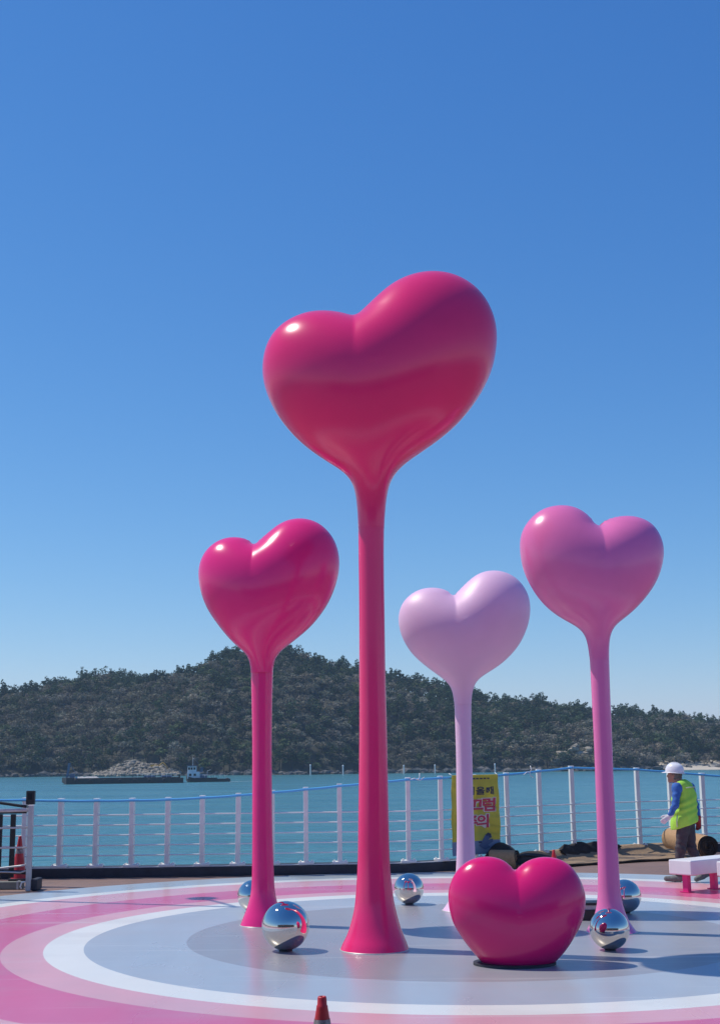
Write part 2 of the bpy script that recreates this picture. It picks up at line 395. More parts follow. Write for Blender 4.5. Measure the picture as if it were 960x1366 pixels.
# fence line: (photo column of the post, distance, photo row of the post's top)
POSTS = [(-63, 20.3, 1064), (-16, 20.35, 1064), (32, 20.4, 1064), (80, 20.4, 1065), (128, 20.4, 1065), (176, 20.42, 1064.5), (223, 20.45, 1063.5), (270, 20.48, 1061),
         (317, 20.5, 1058), (363, 20.55, 1054), (408, 20.6, 1050), (453, 20.62, 1045.5), (499, 20.65, 1041), (545, 20.7, 1037), (589, 20.95, 1035),
         (634, 21.4, 1033), (678, 21.9, 1030.5), (722, 22.4, 1026), (765, 22.9, 1021.5), (809, 23.4, 1022.5), (853, 23.85, 1024), (896, 24.1, 1027),
         (940, 24.35, 1031), (985, 24.6, 1034), (1030, 24.8, 1036)]
KERB_H = 0.15
fence_pts = []
for px, Y, top in POSTS:
    Y *= 1.03
    hz = 1016 - 0.0102 * px
    p = P(px, hz + 1.65 * F_PX / Y, Y); t = P(px, top, Y)
    fence_pts.append((p.x, Y, t.z))

# quay: one slab with the sea-side edge following the fence
edge = [(-70, 20.9)] + [(x, y) for x, y, _ in fence_pts] + [(70, 27.5)]
def fence_y(x): return float(np.interp(x, [e[0] for e in edge], [e[1] for e in edge]))
bm = bmesh.new()
out = [(x, y + 0.45) for x, y in edge] + [(70, -70), (-70, -70)]
top = [bm.verts.new((x, y, -0.004)) for x, y in out]; bot = [bm.verts.new((x, y, -6)) for x, y in out]
bm.faces.new(top[::-1])
for i in range(len(out)):
    j = (i + 1) % len(out); bm.faces.new((top[i], top[j], bot[j], bot[i]))
bmesh.ops.recalc_face_normals(bm, faces=bm.faces)
quay = from_bm('promenade_paving', bm, ['paving', 'concrete'])
for p in quay.data.polygons:
    if abs(p.normal.z) < 0.5: p.material_index = 1
    elif p.normal.z < 0: p.flip()
tag(quay, 'brown brick promenade between the painted circles and the railing', kind='structure')

# painted circles: concentric floor coats
plaza = empty('plaza_floor', CC)
tag(plaza, 'glossy concentric circles of grey, white and pink painted floor', kind='structure')
r0 = 0.0
for i, (m, r1) in enumerate(RINGS):
    n = 160; v = []; f = []
    for rr in ((r0, r1) if i else (r1,)):
        for j in range(n):
            a = 2 * math.pi * j / n; v.append((rr * math.cos(a), rr * math.sin(a), 0))
    if i == 0: f = [tuple(range(n))]
    else: f = [(j, n + j, n + (j + 1) % n, (j + 1) % n) for j in range(n)]
    me = bpy.data.meshes.new('painted_ring'); me.from_pydata(v, [], f); me.update()
    o = link('painted_disc' if i == 0 else 'painted_ring', me, m, plaza)
    r0 = r1

# kerb under the railing
kv = []; kf = []
prof = [(-0.10, 0.0), (-0.10, KERB_H - 0.02), (-0.08, KERB_H), (0.30, KERB_H), (0.30, 0.0)]
for x, y in edge:
    for dy, z in prof: kv.append((x, y + dy, z))
k = len(prof)
for i in range(len(edge) - 1):
    for j in range(k - 1): kf.append((i * k + j, (i + 1) * k + j, (i + 1) * k + j + 1, i * k + j + 1))
kerb = from_np('kerb', kv, kf, 'black_rubber', smooth=False)
tag(kerb, 'dark kerb running under the white railing', kind='structure')
ev = []; ef = []
for x, y in edge:
    for dy, z in ((-0.085, KERB_H - 0.012), (-0.088, KERB_H + 0.004), (-0.05, KERB_H + 0.004), (-0.05, KERB_H + 0.001)): ev.append((x, y + dy, z))
for i in range(len(edge) - 1):
    for j in range(3): ef.append((i * 4 + j, (i + 1) * 4 + j, (i + 1) * 4 + j + 1, i * 4 + j + 1))
from_np('kerb_trim', ev, ef, 'white_metal', kerb, smooth=False)

# sea, to the horizon
bm = bmesh.new()
xs = [-6000, -800, -200, 0, 200, 800, 6000]; ys = [-200, 22, 200, 700, 2000, 9000]
vv = [[bm.verts.new((x, y, SEA_Z)) for x in xs] for y in ys]
for i in range(len(ys) - 1):
    for j in range(len(xs) - 1): bm.faces.new((vv[i][j], vv[i][j + 1], vv[i + 1][j + 1], vv[i + 1][j]))
sea = from_bm('sea', bm, 'sea'); tag(sea, 'rippled blue green sea between the quay and the hill', kind='structure')

# wooded hill across the water
SKYL = np.array([(-400, 960), (-250, 935), (-100, 915), (0, 917), (48, 919), (65, 911), (100, 905), (125, 899), (150, 895), (200, 895), (222, 896), (240, 892), (275, 887), (295, 878),
                 (310, 871), (330, 866), (355, 862), (385, 865), (400, 870), (420, 877), (445, 882), (480, 888), (515, 898), (555, 902), (585, 907), (640, 926),
                 (670, 932), (695, 936), (715, 934), (740, 942), (765, 949), (785, 952), (815, 945), (840, 942), (870, 946), (905, 951), (935, 957), (960, 960), (1100, 972), (1300, 985), (1500, 1000)], float)
SKYL[:, 1] += np.interp(SKYL[:, 0], [230, 300, 790, 880], [3, 0, 0, 5])
SHORE0 = 408.0
def shore_y(x): return SHORE0 + 6 * np.sin(x * 0.045) + 4 * np.sin(x * 0.13 + 1) + 0.35 * np.clip(x - 45, 0, 400) + 0.02 * np.clip(-x, 0, 300)
RIDGE = 105.0
TREE_H = 8.0
def ridge_z(x):
    Yr = shore_y(x) + RIDGE
    px = 480 + x / Yr * F_PX
    row = np.interp(px, SKYL[:, 0], SKYL[:, 1]); hz = 1016 - 0.0102 * px
    return np.maximum(CAM_H + (hz - row) * Yr / F_PX - TREE_H, 0.5)
def hill_z(x, y):
    t = (y - shore_y(x)) / RIDGE
    up = np.where(t < 1, np.clip(t, -0.3, 1), 1)
    s = np.where(up > 0, 1 - (1 - np.clip(up, 0, 1)) ** 1.6, up * 1.0)
    back = np.where(t > 1, 1 - 0.5 * (t - 1) ** 2, 1)
    n = (vnoise(x / 28.0, y / 40.0, 3) - 0.5) * 9 + (vnoise(x / 11.0, y / 14.0, 5) - 0.5) * 3.5
    bell = np.clip(t, 0, 1) * np.clip(1.15 - t, 0, 1) * 3
    return SEA_Z + (ridge_z(x) - SEA_Z) * s * back + n * bell + np.where(t < 0.06, 0.4, 1.2)
nx, ny = 240, 70
gx = np.linspace(-230, 330, nx); gt = np.linspace(-0.08, 2.2, ny)
GX, GT = np.meshgrid(gx, gt, indexing='ij'); GY = shore_y(GX) + GT * RIDGE
GZ = hill_z(GX, GY)
v = np.stack([GX, GY, GZ], -1).reshape(-1, 3)
ii, jj = np.meshgrid(np.arange(nx - 1), np.arange(ny - 1), indexing='ij')
f = np.stack([ii * ny + jj, (ii + 1) * ny + jj, (ii + 1) * ny + jj + 1, ii * ny + jj + 1], -1).reshape(-1, 4)
hill = from_np('hill_terrain', v, f, 'hill_soil'); tag(hill, 'dark wooded hill across the water', kind='structure')

# ================================================================== HEART SCULPTURES
def catmull(pts, per=12, closed=True):
    pts = np.array(pts, float); n = len(pts); out = []
    rngi = range(n) if closed else range(n - 1)
    for i in rngi:
        if closed: p0, p1, p2, p3 = pts[(i - 1) % n], pts[i], pts[(i + 1) % n], pts[(i + 2) % n]
        else: p0, p1, p2, p3 = pts[max(i - 1, 0)], pts[i], pts[i + 1], pts[min(i + 2, n - 1)]
        for k in range(per):
            t = k / per
            out.append(0.5 * ((2 * p1) + (-p0 + p2) * t + (2 * p0 - 5 * p1 + 4 * p2 - p3) * t * t + (-p0 + 3 * p1 - 3 * p2 + p3) * t ** 3))
    if not closed: out.append(pts[-1])
    return np.array(out)
def resample(poly, n, closed=True):
    q = np.vstack([poly, poly[:1]]) if closed else poly
    s = np.r_[0, np.cumsum(np.hypot(*np.diff(q, axis=0).T))]
    t = np.linspace(0, s[-1], n + 1)[:-1] if closed else np.linspace(0, s[-1], n)
    return np.stack([np.interp(t, s, q[:, 0]), np.interp(t, s, q[:, 1])], 1)
def inside_poly(pts, poly):
    x, y = pts[:, 0][:, None], pts[:, 1][:, None]; a = poly; b = np.roll(poly, -1, 0)
    c = ((a[:, 1] > y) != (b[:, 1] > y)) & (x < (b[:, 0] - a[:, 0]) * (y - a[:, 1]) / np.where(b[:, 1] == a[:, 1], 1e-9, b[:, 1] - a[:, 1]) + a[:, 0])
    return c.sum(1) % 2 == 1
def inflate(outline):
    """Membrane over a closed outline (solution of a Poisson problem by fundamental solutions): the swelling of an inflated
    form; a straight strip of it gets a round section, so the heart runs into its round stem."""
    N = 420
    p = resample(outline, N)
    dn = np.hypot(*(p - p[0]).T); wgt = smoothstep(0.02, 0.16, dn / np.ptp(p[:, 0]))[:, None]      # keep the notch crisp
    for _ in range(26):
        q = 0.25 * np.roll(p, 1, 0) + 0.5 * p + 0.25 * np.roll(p, -1, 0)
        p = p + (q - p) * (0.06 + 0.94 * wgt)
    p = resample(p, N)
    tg = np.roll(p, -1, 0) - np.roll(p, 1, 0); nrm = np.stack([tg[:, 1], -tg[:, 0]], 1); nrm /= np.linalg.norm(nrm, axis=1)[:, None]
    area = 0.5 * np.sum(p[:, 0] * np.roll(p[:, 1], -1) - np.roll(p[:, 0], -1) * p[:, 1])
    if area < 0: nrm = -nrm
    h = np.hypot(*np.diff(p, axis=0).T).mean(); dl = 4.0 * h
    src = (p + nrm * dl)[::2]
    d = np.sqrt(((src[:, None] - p[None]) ** 2).sum(-1)).min(1)
    src = src[(d > 0.6 * dl) & ~inside_poly(src, p)]
    o = p.mean(0)
    def basis(q): return np.c_[np.log(np.sqrt(((q[:, None] - src[None]) ** 2).sum(-1))), np.ones(len(q))]
    rhs = ((p - o) ** 2).sum(1) / 4
    A = basis(p); c, *_ = np.linalg.lstsq(A, rhs, rcond=1e-10)
    def u(q):
        out = np.empty(len(q))
        for k in range(0, len(q), 4000): out[k:k + 4000] = basis(q[k:k + 4000]) @ c
        return out - ((q - o) ** 2).sum(1) / 4
    return p, u
def heart_mesh(name, left, right, cut, Y, m, parent, centre, extend='stem', base=(0, 0, 0), thick=1.0):
    """left, right: outline in photograph pixels from the notch down each side; cut: level of the lower end."""
    L = [P(x, y, Y) for x, y in left]; Rr = [P(x, y, Y) for x, y in right]
    L = [(q.x, q.z) for q in L]; Rr = [(q.x, q.z) for q in Rr]
    notch = ((L[0][0] + Rr[0][0]) / 2, (L[0][1] + Rr[0][1]) / 2)
    wl, wr = L[-1], Rr[-1]; w = wr[0] - wl[0]; mid = 0.5 * (wl[0] + wr[0]); zb = min(wl[1], wr[1])
    if extend == 'stem':
        ext = [(wr[0], zb - 0.5 * w), (wr[0], zb - 1.5 * w), (mid + 0.35 * w, zb - 2.2 * w), (mid, zb - 2.4 * w), (mid - 0.35 * w, zb - 2.2 * w), (wl[0], zb - 1.5 * w), (wl[0], zb - 0.5 * w)]
    else:
        ext = [(mid + 0.30 * w, zb - 0.16 * w), (mid, zb - 0.30 * w), (mid - 0.30 * w, zb - 0.16 * w)]
    poly = catmull([*Rr, *ext, *L[::-1]])
    p, u = inflate(poly)
    # mesh boundary: the part above the cut, plus the cut line
    c = np.array([P(*centre, Y).x, P(*centre, Y).z])
    above = p[:, 1] > cut
    i0 = next(i for i in range(len(p)) if above[i] and not above[i - 1])
    run = []; i = i0
    while above[i % len(p)]: run.append(p[i % len(p)]); i += 1
    run = np.array(run)
    def cross(a, b): t = (cut - a[1]) / (b[1] - a[1]); return a + (b - a) * t
    A = cross(p[(i0 - 1) % len(p)], run[0]); B = cross(run[-1], p[i % len(p)])
    run = resample(np.vstack([A, run, B]), 300, closed=False)
    nc = 28
    th = np.linspace(0, math.pi, nc + 1)[1:-1]
    line = np.stack([(A[0] + B[0]) / 2 + (B[0] - A[0]) / 2 * np.cos(th), np.full(nc - 1, cut)], 1)
    bnd = np.vstack([run, line]); nb = len(bnd); ncut0 = len(run)
    nr = 44; s = np.sin(np.linspace(0, 1, nr + 1)[1:] * math.pi / 2)
    q = (c[None, None] + s[:, None, None] * (bnd - c)[None]).reshape(-1, 2)
    uu = np.maximum(u(q), 0).reshape(nr, nb); uu[-1, :ncut0] = 0.0
    uc = max(u(c[None])[0], 0)
    hgt = np.sqrt(2 * uu) * thick
    q2 = q.reshape(nr, nb, 2); Wd = np.ptp(p[:, 0]); dxn = np.abs(q2[..., 0] - notch[0]); dzn = notch[1] - q2[..., 1]
    hgt = hgt * (1 - 0.27 * np.exp(-(np.sqrt(dxn ** 2 + (0.005 * Wd) ** 2) - 0.005 * Wd) / (0.06 * Wd)) * np.exp(-np.clip(dzn, 0, 9) / (0.085 * Wd)))
    q = q.reshape(nr, nb, 2)
    front = np.stack([q[..., 0], -hgt, q[..., 1]], -1); back = front.copy(); back[..., 1] *= -1
    V = [[c[0], -math.sqrt(2 * uc) * thick, c[1]], [c[0], math.sqrt(2 * uc) * thick, c[1]]]
    V = np.vstack([V, front.reshape(-1, 3), back.reshape(-1, 3)])
    fi = lambda r, j: 2 + r * nb + j % nb
    bi = lambda r, j: (fi(r, j) if (r == nr - 1 and j % nb < ncut0) else 2 + nr * nb + r * nb + j % nb)
    F = []
    for j in range(nb):
        F.append((0, fi(0, j), fi(0, j + 1))); F.append((1, bi(0, j + 1), bi(0, j)))
        for r in range(nr - 1):
            F.append((fi(r, j), fi(r + 1, j), fi(r + 1, j + 1), fi(r, j + 1)))
            F.append((bi(r, j), bi(r, j + 1), bi(r + 1, j + 1), bi(r + 1, j)))
    V[:, 0] -= base[0]; V[:, 2] -= base[2]
    me = bpy.data.meshes.new(name); me.from_pydata([tuple(x) for x in V], [], F); me.update()
    bm = bmesh.new(); bm.from_mesh(me)
    loose = [v for v in bm.verts if not v.link_faces]; bmesh.ops.delete(bm, geom=loose, context='VERTS')
    bmesh.ops.remove_doubles(bm, verts=bm.verts, dist=1e-5)
    bmesh.ops.recalc_face_normals(bm, faces=bm.faces); bm.to_mesh(me); bm.free()
    me.polygons.foreach_set('use_smooth', [True] * len(me.polygons))
    return link(name, me, m, parent)
def zoomed(pts, ox, oy, s): return [(ox + x / s, oy + y / s) for x, y in pts]

def tall_heart(name, label, m, base_px, base_row, left, right, centre, stem, foot_w):
    """stem: (row, left edge, right edge) going down from the heart's neck."""
    b = G(base_px, base_row); Y = b.y
    root = empty(name, b); tag(root, label, 'sculpture', 'heart sculptures standing on tall stems')
    cut = P(stem[0][1], stem[0][0], Y).z
    heart_mesh('heart', left, right, cut, Y, m, root, centre, base=b)
    prof = []
    for row, xl, xr in stem:
        a, c = P(xl, row, Y), P(xr, row, Y); prof.append(((c.x - a.x) / 2, (a.z + c.z) / 2, (a.x + c.x) / 2 - b.x))
    # round section rings, smoothly interpolated; the axis follows the measured middle
    arr = np.array(prof); arr = arr[arr[:, 1] > 0.02]
    fw = (P(base_px + foot_w, base_row, Y).x - P(base_px - foot_w, base_row, Y).x) / 2
    arr = np.vstack([arr, [fw, 0.0, 0.0]])
    zs = arr[:, 1]; sm = catmull(arr, per=8, closed=False)
    rings = [(sm[0, 0] - 0.001, sm[0, 1] + 0.03, sm[0, 2])] + [tuple(x) for x in sm]
    n = 56; v = []; f = []
    for r, z, dx in rings:
        for j in range(n):
            a = 2 * math.pi * j / n; v.append((dx + r * math.cos(a), r * math.sin(a), z))
    for i in range(len(rings) - 1):
        for j in range(n): f.append((i * n + j, (i + 1) * n + j, (i + 1) * n + (j + 1) % n, i * n + (j + 1) % n))
    o = from_np('stem', v, f, m, root)
    lathe('foot_ring', [(fw + 0.006, 0.0), (fw + 0.006, 0.006), (fw - 0.02, 0.01)], 'galv', root, n=56)
    return root

# -- the tallest, crimson
bl = zoomed([(381, 216), (352, 204), (300, 196), (250, 195), (200, 207), (150, 232)], 320, 340, 2.526) \
    + [(368, 441), (356.9, 456.9), (350.9, 477.5), (349.8, 496), (352, 513), (357.8, 530), (368, 550.6), (385, 573), (401.9, 590), (418.8, 603), (437.5, 615.3), (452.5, 623.8),
       (461.9, 631.3), (468.5, 640), (472.5, 650), (475.3, 667.5), (477, 687.5), (478, 712), (478.2, 740)]
br = zoomed([(385, 216), (415, 190), (450, 156), (490, 119), (540, 87), (600, 67), (650, 62), (700, 67), (750, 85), (800, 120), (835, 165), (858, 220)], 320, 340, 2.526) \
    + [(662.6, 447), (661.6, 464.4), (657.5, 488.8), (651, 505.6), (642.5, 522.5), (631.3, 539.4), (618, 556.3), (603, 571.3), (584.4, 586.3), (565.6, 599.4), (548.8, 610.6), (535.6, 621),
       (527.2, 630.3), (521.3, 639.7), (517.8, 650), (515, 667.5), (513.2, 687.5), (512, 712), (511.9, 740)]
big_stem = [(705, 477.8, 512.2), (740, 478.2, 511.9), (800, 478.8, 512.5), (900, 479, 514), (980, 479, 516), (1093, 477.7, 518.3), (1153, 476.7, 520), (1193, 474.3, 524), (1213, 472, 527.7), (1233, 467.2, 533), (1247, 462.5, 538), (1258, 457, 542.5)]
tall_heart('heart_sculpture', 'tallest crimson heart on a thick flared stem, towering over all the others', 'heart_big', 499.5, 1266.5, bl, br, (497, 505), big_stem, 46)

# -- the pink one beside it
l = zoomed([(393, 228), (362, 200), (310, 187), (260, 188), (210, 203), (160, 237), (125, 280), (105, 330), (99, 380), (104, 440), (120, 505), (150, 575), (190, 635), (235, 695), (280, 745), (325, 785), (355, 810), (370, 840), (376, 880), (380, 920), (382, 980)], 240, 670, 4)
r = zoomed([(399, 228), (438, 193), (480, 157), (530, 117), (580, 95), (640, 86), (700, 95), (750, 118), (800, 165), (830, 215), (848, 275), (851, 340), (843, 400), (825, 460), (795, 530), (750, 600), (700, 660), (650, 705), (600, 745), (560, 775), (525, 805), (505, 838), (498, 875), (496, 920), (494, 980)], 240, 670, 4)
tall_heart('heart_sculpture', 'pink heart on a tall stem, a chrome ball on each side of its foot', 'heart_mid', 350.3, 1234, l, r, (349, 775),
           [(898, 334.9, 364.1), (930, 335.5, 363.3), (980, 336.4, 362.6), (1047, 336.5, 362.8), (1110, 336.5, 363.6), (1147, 336.3, 364.8), (1175, 335.8, 365.8), (1190, 334.6, 367), (1202, 332, 369.4), (1213, 328.6, 373), (1223, 324.6, 376.8)], 30)

# -- the pale lilac one
l = zoomed([(408, 240), (372, 208), (320, 194), (270, 192), (215, 203), (165, 230), (125, 268), (103, 310), (92, 360), (95, 410), (110, 470), (140, 530), (180, 585), (230, 630), (280, 670), (330, 705), (375, 740), (398, 770), (408, 805), (414, 840), (418, 873), (422, 930)], 510, 740, 4.364)
r = zoomed([(414, 240), (448, 204), (490, 162), (535, 124), (585, 100), (640, 92), (700, 98), (760, 125), (805, 165), (840, 220), (857, 280), (858, 340), (848, 400), (825, 465), (790, 530), (740, 590), (690, 635), (640, 670), (590, 700), (555, 727), (535, 755), (524, 790), (518, 830), (516, 873), (515, 930)], 510, 740, 4.364)
tall_heart('heart_sculpture', 'pale lilac heart on a tall stem in front of the yellow banner', 'heart_pale', 619.5, 1214.5, l, r, (618, 830),
           [(940, 605.8, 628.2), (975, 607, 628.2), (1010, 608, 629.4), (1060, 608.5, 630.6), (1100, 609, 631.8), (1140, 608.6, 633.4), (1165, 607.4, 634.6), (1185, 604.5, 636.5), (1197, 600.5, 640), (1206, 595.5, 644.5)], 30)

# -- the orchid one
l = zoomed([(500, 212), (468, 168), (430, 132), (390, 110), (340, 98), (290, 98), (240, 107), (190, 130), (145, 170), (110, 220), (94, 270), (92, 320), (98, 380), (112, 440), (140, 505), (175, 565), (220, 622), (270, 667), (320, 700), (370, 727), (415, 754), (440, 785), (451, 820), (459, 870), (465, 920), (472, 980)], 670, 650, 4)
r = zoomed([(506, 212), (543, 181), (590, 162), (640, 154), (690, 155), (740, 167), (790, 193), (825, 235), (848, 285), (858, 340), (852, 400), (838, 455), (815, 510), (780, 565), (735, 620), (690, 665), (640, 705), (602, 735), (580, 765), (571, 800), (567, 850), (567, 920), (568, 980)], 670, 650, 4)
tall_heart('heart_sculpture', 'orchid purple heart whose left lobe is the higher, on a tall stem', 'heart_orchid', 815, 1243.5, l, r, (791, 755),
           [(880, 786.3, 811.8), (930, 788.8, 813.4), (990, 791.6, 815.8), (1040, 793.5, 817.6), (1090, 795.2, 820.5), (1140, 796.6, 823.8), (1180, 797, 826.2), (1200, 796.2, 828.8), (1212, 794.6, 831.6), (1222, 791.8, 835.2), (1232, 787, 840.5)], 34)

# -- the low one standing on the floor
fl = zoomed([(460, 700), (428, 667), (390, 640), (340, 625), (290, 622), (230, 632), (180, 655), (130, 700), (100, 750), (80, 810), (76, 870), (85, 940), (105, 1010), (140, 1070), (180, 1130), (220, 1180), (250, 1212), (272, 1238)], 580, 1000, 4.364)
fr = zoomed([(468, 700), (507, 668), (550, 642), (610, 626), (660, 625), (720, 636), (780, 670), (820, 715), (850, 770), (870, 830), (875, 890), (868, 950), (850, 1010), (820, 1070), (785, 1130), (745, 1185), (715, 1217), (690, 1243)], 580, 1000, 4.364)
b = G(689, 1286)
low = empty('heart_sculpture', b)
tag(low, 'low hot pink heart standing directly on the floor without a stem', 'sculpture')
heart_mesh('heart', fl, fr, 0.022, b.y, 'heart_low', low, (687, 1215), extend='tip', base=b, thick=0.82)
v = []; n = 48
for z, k in ((0.0, 1.0), (0.02, 1.0), (0.022, 0.985)):
    for j in range(n): a = 2 * math.pi * j / n; v.append((-0.02 + 0.365 * k * math.cos(a), 0.285 * k * math.sin(a), z))
f = [(i * n + j, i * n + (j + 1) % n, (i + 1) * n + (j + 1) % n, (i + 1) * n + j) for i in range(2) for j in range(n)]
me = bpy.data.meshes.new('base_plate'); me.from_pydata(v, [], f + [tuple(range(2 * n, 3 * n))]); me.update()
link('base_plate', me, 'black_rubber', low)

# ================================================================== CHROME BALLS
def ball(px, row, rad, label):
    b = G(px, row)
    root = empty('chrome_ball', b); tag(root, label, 'ball', 'chrome balls lying round the hearts')
    prof = [(rad * math.sin(t), rad - rad * math.cos(t)) for t in np.linspace(0.02, math.pi - 0.002, 48)]
    prof = [(r_, z_ + 0.004) for r_, z_ in prof]
    lathe('ball', prof, 'chrome', root, n=72)
    lathe('mounting_ring', [(rad * 0.28, 0.0), (rad * 0.28, 0.012), (rad * 0.2, 0.014)], 'black_rubber', root, n=32)
    return root
ball(337, 1216.5, 0.183, 'chrome ball half hidden behind the foot of the pink heart')
ball(381, 1268.5, 0.227, 'largest chrome ball, between the pink and the crimson stems')
ball(545.5, 1206.5, 0.186, 'chrome ball standing alone between the crimson stem and the low heart')
ball(813.5, 1267.5, 0.187, 'chrome ball in front of the orchid stem')
ball(834, 1218, 0.187, 'chrome ball half hidden behind the orchid stem')

# low black box behind the orchid stem
b = G(790, 1228); t = empty('floor_light_box', b); tag(t, 'low black box behind the low heart and the orchid stem', 'box')
box('body', 0.34, 0.26, 0.115, (0, 0.13, 0.0575), 'black_metal', t, bev=0.008)
box('neck', 0.30, 0.22, 0.045, (0, 0.13, 0.1375), 'galv', t)
box('lid', 0.34, 0.26, 0.03, (0, 0.13, 0.176), 'black_metal', t, bev=0.006)

# ================================================================== RAILING
fence = empty('railing', (fence_pts[12][0], fence_pts[12][1], KERB_H))
tag(fence, 'white posts with thin wires and a blue top pipe along the quay edge', 'railing')
fo = Vector(fence.location)
bm = bmesh.new(); box_bm(bm, 0.072, 0.16, 1.0, (0, 0, 0.5), bev=0.008); me_post = bpy.data.meshes.new('post'); bm.to_mesh(me_post); bm.free(); me_post.materials.append(MT['white_metal'])
bm = bmesh.new(); box_bm(bm, 0.084, 0.175, 0.028, (0, 0, 0.014), bev=0.006); me_cap = bpy.data.meshes.new('cap'); bm.to_mesh(me_cap); bm.free(); me_cap.materials.append(MT['white_plastic'])
bm = bmesh.new(); box_bm(bm, 0.25, 0.18, 0.035, (0, 0, 0.0175), bev=0.006)
for sx in (-1, 1):
    for sy in (-1, 1): box_bm(bm, 0.025, 0.025, 0.018, (sx * 0.09, sy * 0.065, 0.042))
me_plate = bpy.data.meshes.new('base_plate'); bm.to_mesh(me_plate); bm.free(); me_plate.materials.append(MT['white_metal'])
WIRES = [0.955, 0.80, 0.645, 0.487, 0.332]
for x, y, zt in fence_pts:
    h = zt - KERB_H - 0.028
    jit = random.uniform(-0.006, 0.006)
    po = bpy.data.objects.new('post', me_post); COL.objects.link(po); po.parent = fence
    po.location = Vector((x + jit, y, KERB_H)) - fo; po.scale = (1, 1, h)
    po.rotation_euler = (0, random.uniform(-0.006, 0.006), 0)
    for nm, me_, z in (('cap', me_cap, h), ('base_plate', me_plate, 0.004)):
        c = bpy.data.objects.new(nm, me_); COL.objects.link(c); c.parent = po
        c.scale = (1, 1, 1 / h); c.location = (0, 0, z / h)
for z in WIRES:
    tube('wire', [Vector((x, y - 0.07, z)) - fo for x, y, _ in fence_pts], 0.0115, 'steel_wire', fence, n=6)
pts = []
for i in range(len(fence_pts)):
    x, y, z = fence_pts[i]
    pts.append(Vector((x, y - 0.085, z - 0.035)) - fo)
    if i + 1 < len(fence_pts):
        x2, y2, z2 = fence_pts[i + 1]
        for q in (0.3, 0.5, 0.7):
            pts.append(Vector((x + (x2 - x) * q, y + (y2 - y) * q - 0.085, z + (z2 - z) * q - 0.035 - 0.005 * (1 - (2 * q - 1) ** 2))) - fo)
tube('top_pipe', pts, 0.020, 'blue_pipe', fence, n=8)
for px, row, Y in ((556, 1040, 21.35), (705, 1030, 22.75)):   # white plastic ties
    c = P(px, row, Y) - fo
    for k in range(3):
        a = random.uniform(0, 6.28)
        tube('tie', [c + Vector((0, -0.10, 0)), c + Vector((0.05 * math.cos(a), -0.12, 0.05 * math.sin(a))), c + Vector((0.12 * math.cos(a + 0.5), -0.11, 0.11 * math.sin(a + 0.5)))], 0.007, 'white_plastic', fence, n=5)

# ================================================================== YELLOW BANNER
bx0, bx1 = P(604, 1080, 21.3).x, P(665.5, 1080, 22.0).x
BA = Vector((bx0, fence_y(bx0) - 0.16, 0)); BB = Vector((bx1, fence_y(bx1) - 0.16, 0)); BD = (BB - BA).normalized()
def on_banner(px, row):                  # photo pixel -> (along the banner, height) on its upright plane
    d = ray(px, row); t = (BA.x * BD.y - BA.y * BD.x) / (d.x * BD.y - d.y * BD.x)
    q = Vector((d.x * t, d.y * t, 0)) - BA
    return q.dot(BD), CAM_H + d.z * t
bw = on_banner(665.5, 1080)[0]; b_top = on_banner(635, 1033.5)[1]; b_bot = on_banner(635, 1140)[1]; bh = b_top - b_bot
ban = empty('warning_banner', (BA.x, BA.y, b_bot), math.atan2(BD.y, BD.x)); tag(ban, 'yellow warning banner with red and navy lettering tied to the railing', 'banner')
def cloth(name, x0, x1, z0, z1, y, m, nx_=24, nz_=30, thick=0.004):
    X, Z = np.meshgrid(np.linspace(x0, x1, nx_), np.linspace(z0, z1, nz_), indexing='ij')
    Yf = y + ripple(X, Z)
    v = np.concatenate([np.stack([X, Yf, Z], -1).reshape(-1, 3), np.stack([X, Yf + thick, Z], -1).reshape(-1, 3)])
    i, j = np.meshgrid(np.arange(nx_ - 1), np.arange(nz_ - 1), indexing='ij'); n = nx_ * nz_
    q = np.stack([i * nz_ + j, (i + 1) * nz_ + j, (i + 1) * nz_ + j + 1, i * nz_ + j + 1], -1).reshape(-1, 4)
    return from_np(name, v, np.concatenate([q, q[:, ::-1] + n]), m, ban)
def ripple(X, Z): return 0.012 * np.sin(X * 9 + Z * 3) + 0.008 * np.sin(Z * 14 + X * 4)
split = 0.17 * bh
cloth('upper_cloth', 0, bw, split, bh, 0.0, 'yellow_cloth')
cloth('lower_cloth', 0, bw, 0, split, 0.0, 'blue_print')
def lettering(name, txt, x, z, size, m, off, y):
    sx = 1.12 * (on_banner(645, 1080)[0] - on_banner(625, 1080)[0]) / (on_banner(635, 1070)[1] - on_banner(635, 1090)[1])
    c = bpy.data.curves.new('t', 'FONT'); c.body = txt; c.size = size; c.offset = off; c.align_x = 'LEFT'; c.resolution_u = 2
    o = bpy.data.objects.new('t', c); COL.objects.link(o); bpy.context.view_layer.update()
    me = bpy.data.meshes.new_from_object(o.evaluated_get(bpy.context.evaluated_depsgraph_get()))
    bpy.data.objects.remove(o)
    n = len(me.vertices); co = np.empty(n * 3, np.float32); me.vertices.foreach_get('co', co); co = co.reshape(-1, 3)
    X = x + co[:, 0] * sx; Z = z + co[:, 1]
    co = np.stack([X, y + ripple(X, Z), Z], 1); me.vertices.foreach_set('co', co.ravel().astype(np.float32)); me.update()
    return link(name, me, m, ban)
def bx(px): return on_banner(px, 1080)[0]
def bz(row): return on_banner(635, row)[1] - b_bot
lettering('lettering', '비', bx(622.5), bz(1059.3), bz(1050) - bz(1061.5), 'navy_print', 0.003, -0.006)
lettering('lettering', '올', bx(634.8), bz(1059.3), bz(1050) - bz(1061.5), 'navy_print', 0.003, -0.006)
lettering('lettering', '때', bx(647), bz(1059.3), bz(1050) - bz(1061.5), 'navy_print', 0.003, -0.006)
s2 = bz(1065) - bz(1083.5)
